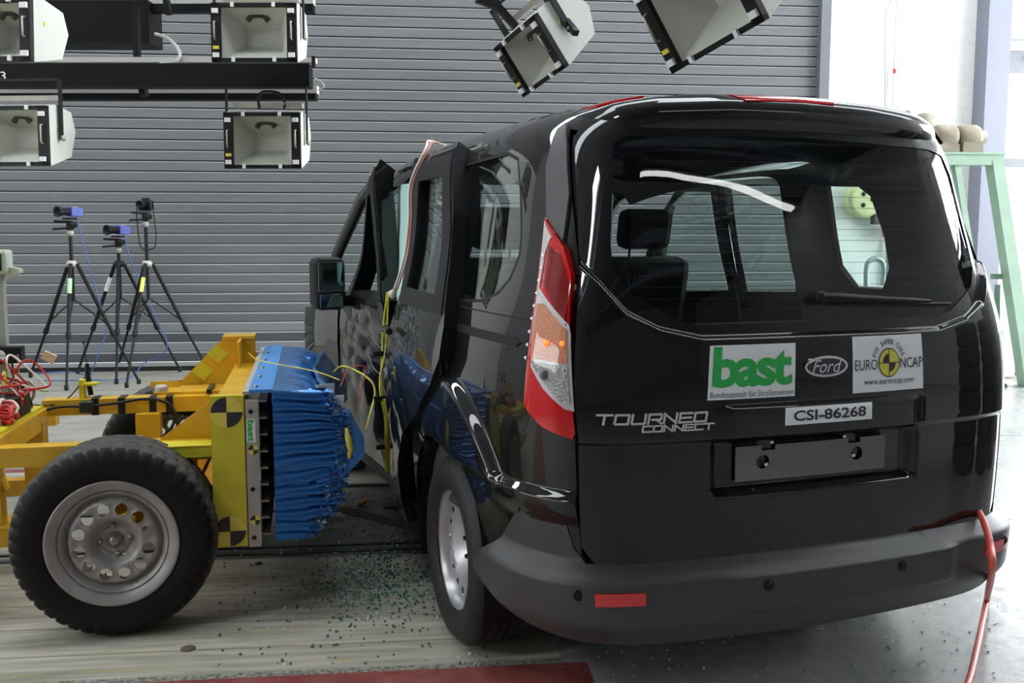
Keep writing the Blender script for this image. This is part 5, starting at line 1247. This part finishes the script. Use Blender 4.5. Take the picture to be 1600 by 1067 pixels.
PIPE = mat('white plastic pipe', (.62, .62, .60), .5)
e_ = wall_pipe(1396, .016, .8, 6.5, 'white conduit with a red mark on the bright wall', PIPE); MB().tube([(0, 0, 3.24), (0, 0, 3.29)], .0175, 8).build('red_mark', REDC, e_)
wall_pipe(1403, .012, .8, 6.5, 'thin white conduit right beside the one with the red mark', PIPE)
a = hallpt(1383, 170, -.03); cable('wall_cable', [hallpt(1395, -20, -.03), hallpt(1391, 4, -.03), hallpt(1384, 25, -.03), hallpt(1383, 100, -.03), a, hallpt(1382, 300, -.03), hallpt(1382, 360, -.03)], .007, mat('grey cable', (.35, .35, .35), .5), label='thin grey cable running down the bright wall left of the conduits', cat='cable')
q = hallpt(1350, 312, -.10); o = empty('wall_dial', q, WALL_A, 'round cream dial on the wall, seen through the rear window', 'wall device')
MB().lathe([(0, -.06), (.15, -.06), (.19, -.05), (.20, -.02), (.20, .10)], n=32).build('body', mat('cream casing', (.62, .62, .34), .5), o)
for k in range(3): MB().lathe([(0, -.07), (.025, -.07), (.025, -.05)], M=Matrix.Translation((.07 * math.cos(k * 2.1), 0, .07 * math.sin(k * 2.1))), n=12).build('socket', BLK, o)
q = hallpt(1380, 352, -.10); o = empty('power_socket', q, WALL_A, 'red power plug and grey socket on the wall, seen through the rear window', 'socket')
MB().box((-.07, 0, .07), (.13, .10, .12), bev=.01).build('box', INTG, o); MB().lathe([(0, -.08), (.05, -.08), (.06, 0), (.05, .08), (0, .08)], M=Matrix.Translation((.04, -.02, -.05)) @ Matrix.Rotation(PI / 2, 4, 'X'), n=16).build('plug', REDL, o)
q = hallpt(1368, 425, -.25); o = tag(MB().tube(spline([(-.10, 0, -.2), (-.10, 0, .08), (0, 0, .15), (.09, 0, .08), (.09, 0, -.15)], 8), .03, 10).build('handrail', mat('grey steel tube', (.3, .34, .36), .4, metal=.5)), 'bent grey steel tube by the wall, seen through the rear window', 'handrail'); o.location = q; o.rotation_euler = (0, 0, WALL_A)

# ------------------------------------------------------------------ cables on and around the van, hose, debris
CARM = Matrix.Translation(CAR_O) @ Matrix.Rotation(CAR_A, 4, 'Z')
def on_side(pts, lift, k):
    P_ = side_map(-1, lift, k)(np.array(pts, float)); return [CARM @ Vector(tuple(p)) for p in P_]
yc = on_side([(3.17, 1.16), (3.10, 1.0), (3.08, .9), (3.10, .8), (3.14, .72), (3.12, .60), (3.08, .50), (3.02, .38)], sd_lift, .02)
e = empty('sensor_cable', (0, 0, 0), 0, 'yellow twin sensor cable taped down the dented sliding door', 'cable')
MB().tube(spline(yc, 8), .004, 6).build('strand', YCAB, e); MB().tube(spline([p + Vector((.014 * math.sin(i * 1.3) + .006, -.012, 0)) for i, p in enumerate(yc)], 8), .004, 6).build('strand', YCAB, e)
MB().tube(spline([p + Vector((.010, -.01, 0)) for p in yc[4:]], 8), .009, 6).build('sleeve', YCAB, e)
for i in (2, 4, 6): MB().box(yc[i] + Vector((0, -.008, 0)), (.075, .012, .022), 0, None, .3).build('tape', BLKTAPE, e)
wc = on_side([(3.28, 1.16), (3.36, 1.30), (3.34, 1.45), (3.30, 1.60), (3.36, 1.72), (3.36, 1.80)], sd_lift, .012)
e = empty('sensor_cable', (0, 0, 0), 0, 'pale pink and white cable along the sliding door front edge up to the roof', 'cable')
up_ = CARM @ Vector((-.64, 1.05, 1.82)); dn_ = CARM @ Vector((-.55, 1.0, 1.79))
MB().tube(spline(wc[:5] + [up_, dn_], 8), .006, 6).build('strand', WCAB, e); MB().tube(spline([p + Vector((.012, -.006, 0)) for p in wc[:5]] + [up_ + Vector((.015, 0, -.005)), dn_], 8), .004, 6).build('strand', mat('pink cable jacket', (.65, .25, .22), .5), e)
MB().lathe([(0, -.02), (.016, -.01), (.016, .01), (0, .02)], M=Matrix.Translation(wc[0]), n=10, axis='Z').build('connector', WCAB, e)
bc = [CARM @ Vector(p) for p in [(-1.02, 1.40, .77), (-.98, 1.35, .80), (-.90, 1.2, .76), (-.88, 1.15, .70), (-.93, 1.05, .60), (-.95, 1.02, .55)]]
cable('sensor_cable', bc, .005, YCAB, label='short yellow wire bridging from the barrier to the crushed door', cat='cable')
for S_, nm in ((2.70, 'upper'),):
    a = on_side([(2.62, 1.60), (2.60, 1.70), (2.63, 1.76)], fd_lift, .02); MB().tube(a, .005, 6)
# red hose on the right, it hangs from the bumper corner to the floor
hp = [at_px(1527, 796, 3.06), at_px(1537, 815, 2.98), at_px(1547, 850, 2.90), at_px(1550, 890, 2.86)]
g0 = foot(1541, 945); g1 = foot(1528, 1010); g2_ = foot(1512, 1075); g3 = foot(1480, 1150)
for q_ in (g0, g1, g2_, g3): q_.z = .012
cable('hose', hp + [g0.lerp(hp[-1], .3), g0, g1, g2_, g3], .0115, HOSE, label='orange red hose hanging from the bumper corner and running along the floor', cat='hose')
# fallen strip and strap under the van
a, b = foot(512, 790), foot(640, 822); e = tag(MB().beam((0, 0, .02), b - a + Vector((0, 0, .02)), .09, .035).build('trim_strip', mat('grey plastic strip', (.05, .05, .055), .5)), 'long dark plastic strip lying on the track beside the van', 'trim strip'); e.location = a
a = foot(548, 805); cable('strap', [foot(530, 805) + Vector((0, 0, .05)), foot(555, 806) + Vector((0, 0, .055)), foot(575, 800) + Vector((0, 0, .06)), foot(600, 802) + Vector((0, 0, .02)), foot(625, 808) + Vector((0, 0, .02))], [.004] * 10 + [.016] * 6 + [.004] * 25, mat('orange strap', (.28, .16, .04), .7), label='thin orange strap lying across the dark plastic strip', cat='strap')
o = tag(MB().lathe([(0, .008), (.010, .008), (.024, .005), (.026, 0)], n=18, axis='Z').build('round_cap', mat('brown rusty cap', (.10, .08, .06), .7)), 'small brown round cap set in the floor boards', 'floor cap'); o.location = foot(294, 1014)
o = tag(MB().lathe([(0, .006), (.014, .006), (.018, 0)], n=16, axis='Z').build('floor_bolt', BLK), 'small black bolt head in the dark track behind the trolley wheel', 'floor bolt'); o.location = foot(404, 881)
# crumbs of window glass
random.seed(21); mb = MB()
def crumb(p, s_, mi):
    a = random.uniform(0, 2 * PI); mb.box(Vector((p.x, p.y, s_ * .5 + .001)), (s_ * random.uniform(.7, 1.4), s_ * random.uniform(.6, 1.2), s_ * .8), mi, None, a)
for k in range(1500):
    px = random.gauss(590, 60); py = random.gauss(905, 32)
    if py < 830 or py > 1030 or px > 800 or px < 360: continue
    crumb(foot(px, py), random.uniform(.003, .0075), 0 if random.random() < .72 else 1)
for k in range(260):
    px = random.uniform(340, 780); py = random.uniform(860, 1040); crumb(foot(px, py), random.uniform(.004, .008), 0 if random.random() < .5 else 1)
for k in range(160): crumb(foot(random.uniform(900, 1560), random.uniform(935, 1060)), random.uniform(.003, .006), 0 if random.random() < .4 else 1)
for k in range(120): crumb(foot(random.uniform(500, 640), random.uniform(770, 840)), random.uniform(.004, .008), 0)
tag(mb.build('glass_crumbs', [mat('green glass crumbs', (.05, .20, .15), .15, coat=1), mat('bright glass crumbs', (.6, .75, .72), .1, coat=1)]), 'scattered green crumbs of shattered window glass on the floor boards', 'broken glass', kind='stuff')

# ------------------------------------------------------------------ stacks of tyres and a cabinet to the right, mirrored in the tailgate
cb = tag(MB().box((0, 0, 1.1), (.5, 1.9, 2.2), bev=.01).build('tool_cabinet', mat('dark grey cabinet', (.03, .032, .036), .5)), 'tall dark cabinet on the right, only mirrored in the van', 'cabinet'); cb.location = (5.25, 4.35, 0); cb.rotation_euler = (0, 0, WALL_A)
prof = [(.20, -.09), (.24, -.10), (.29, -.10), (.325, -.075), (.335, -.03), (.335, .03), (.325, .075), (.29, .10), (.24, .10), (.20, .09)]
ty = None
for a in range(3):
    for k in range(7):
        if ty is None: ty = MB().lathe(prof, n=40, axis='Z', closed=True).build('stacked_tyre', RUB); o = ty
        else: o = ty.copy(); COL.objects.link(o)
        o.location = (4.55, 2.55 + a * .72, .103 + k * .204); tag(o, 'black tyre in the stacks right of the van, only mirrored in its tailgate', 'tyre', 'stacked tyres right of the van')
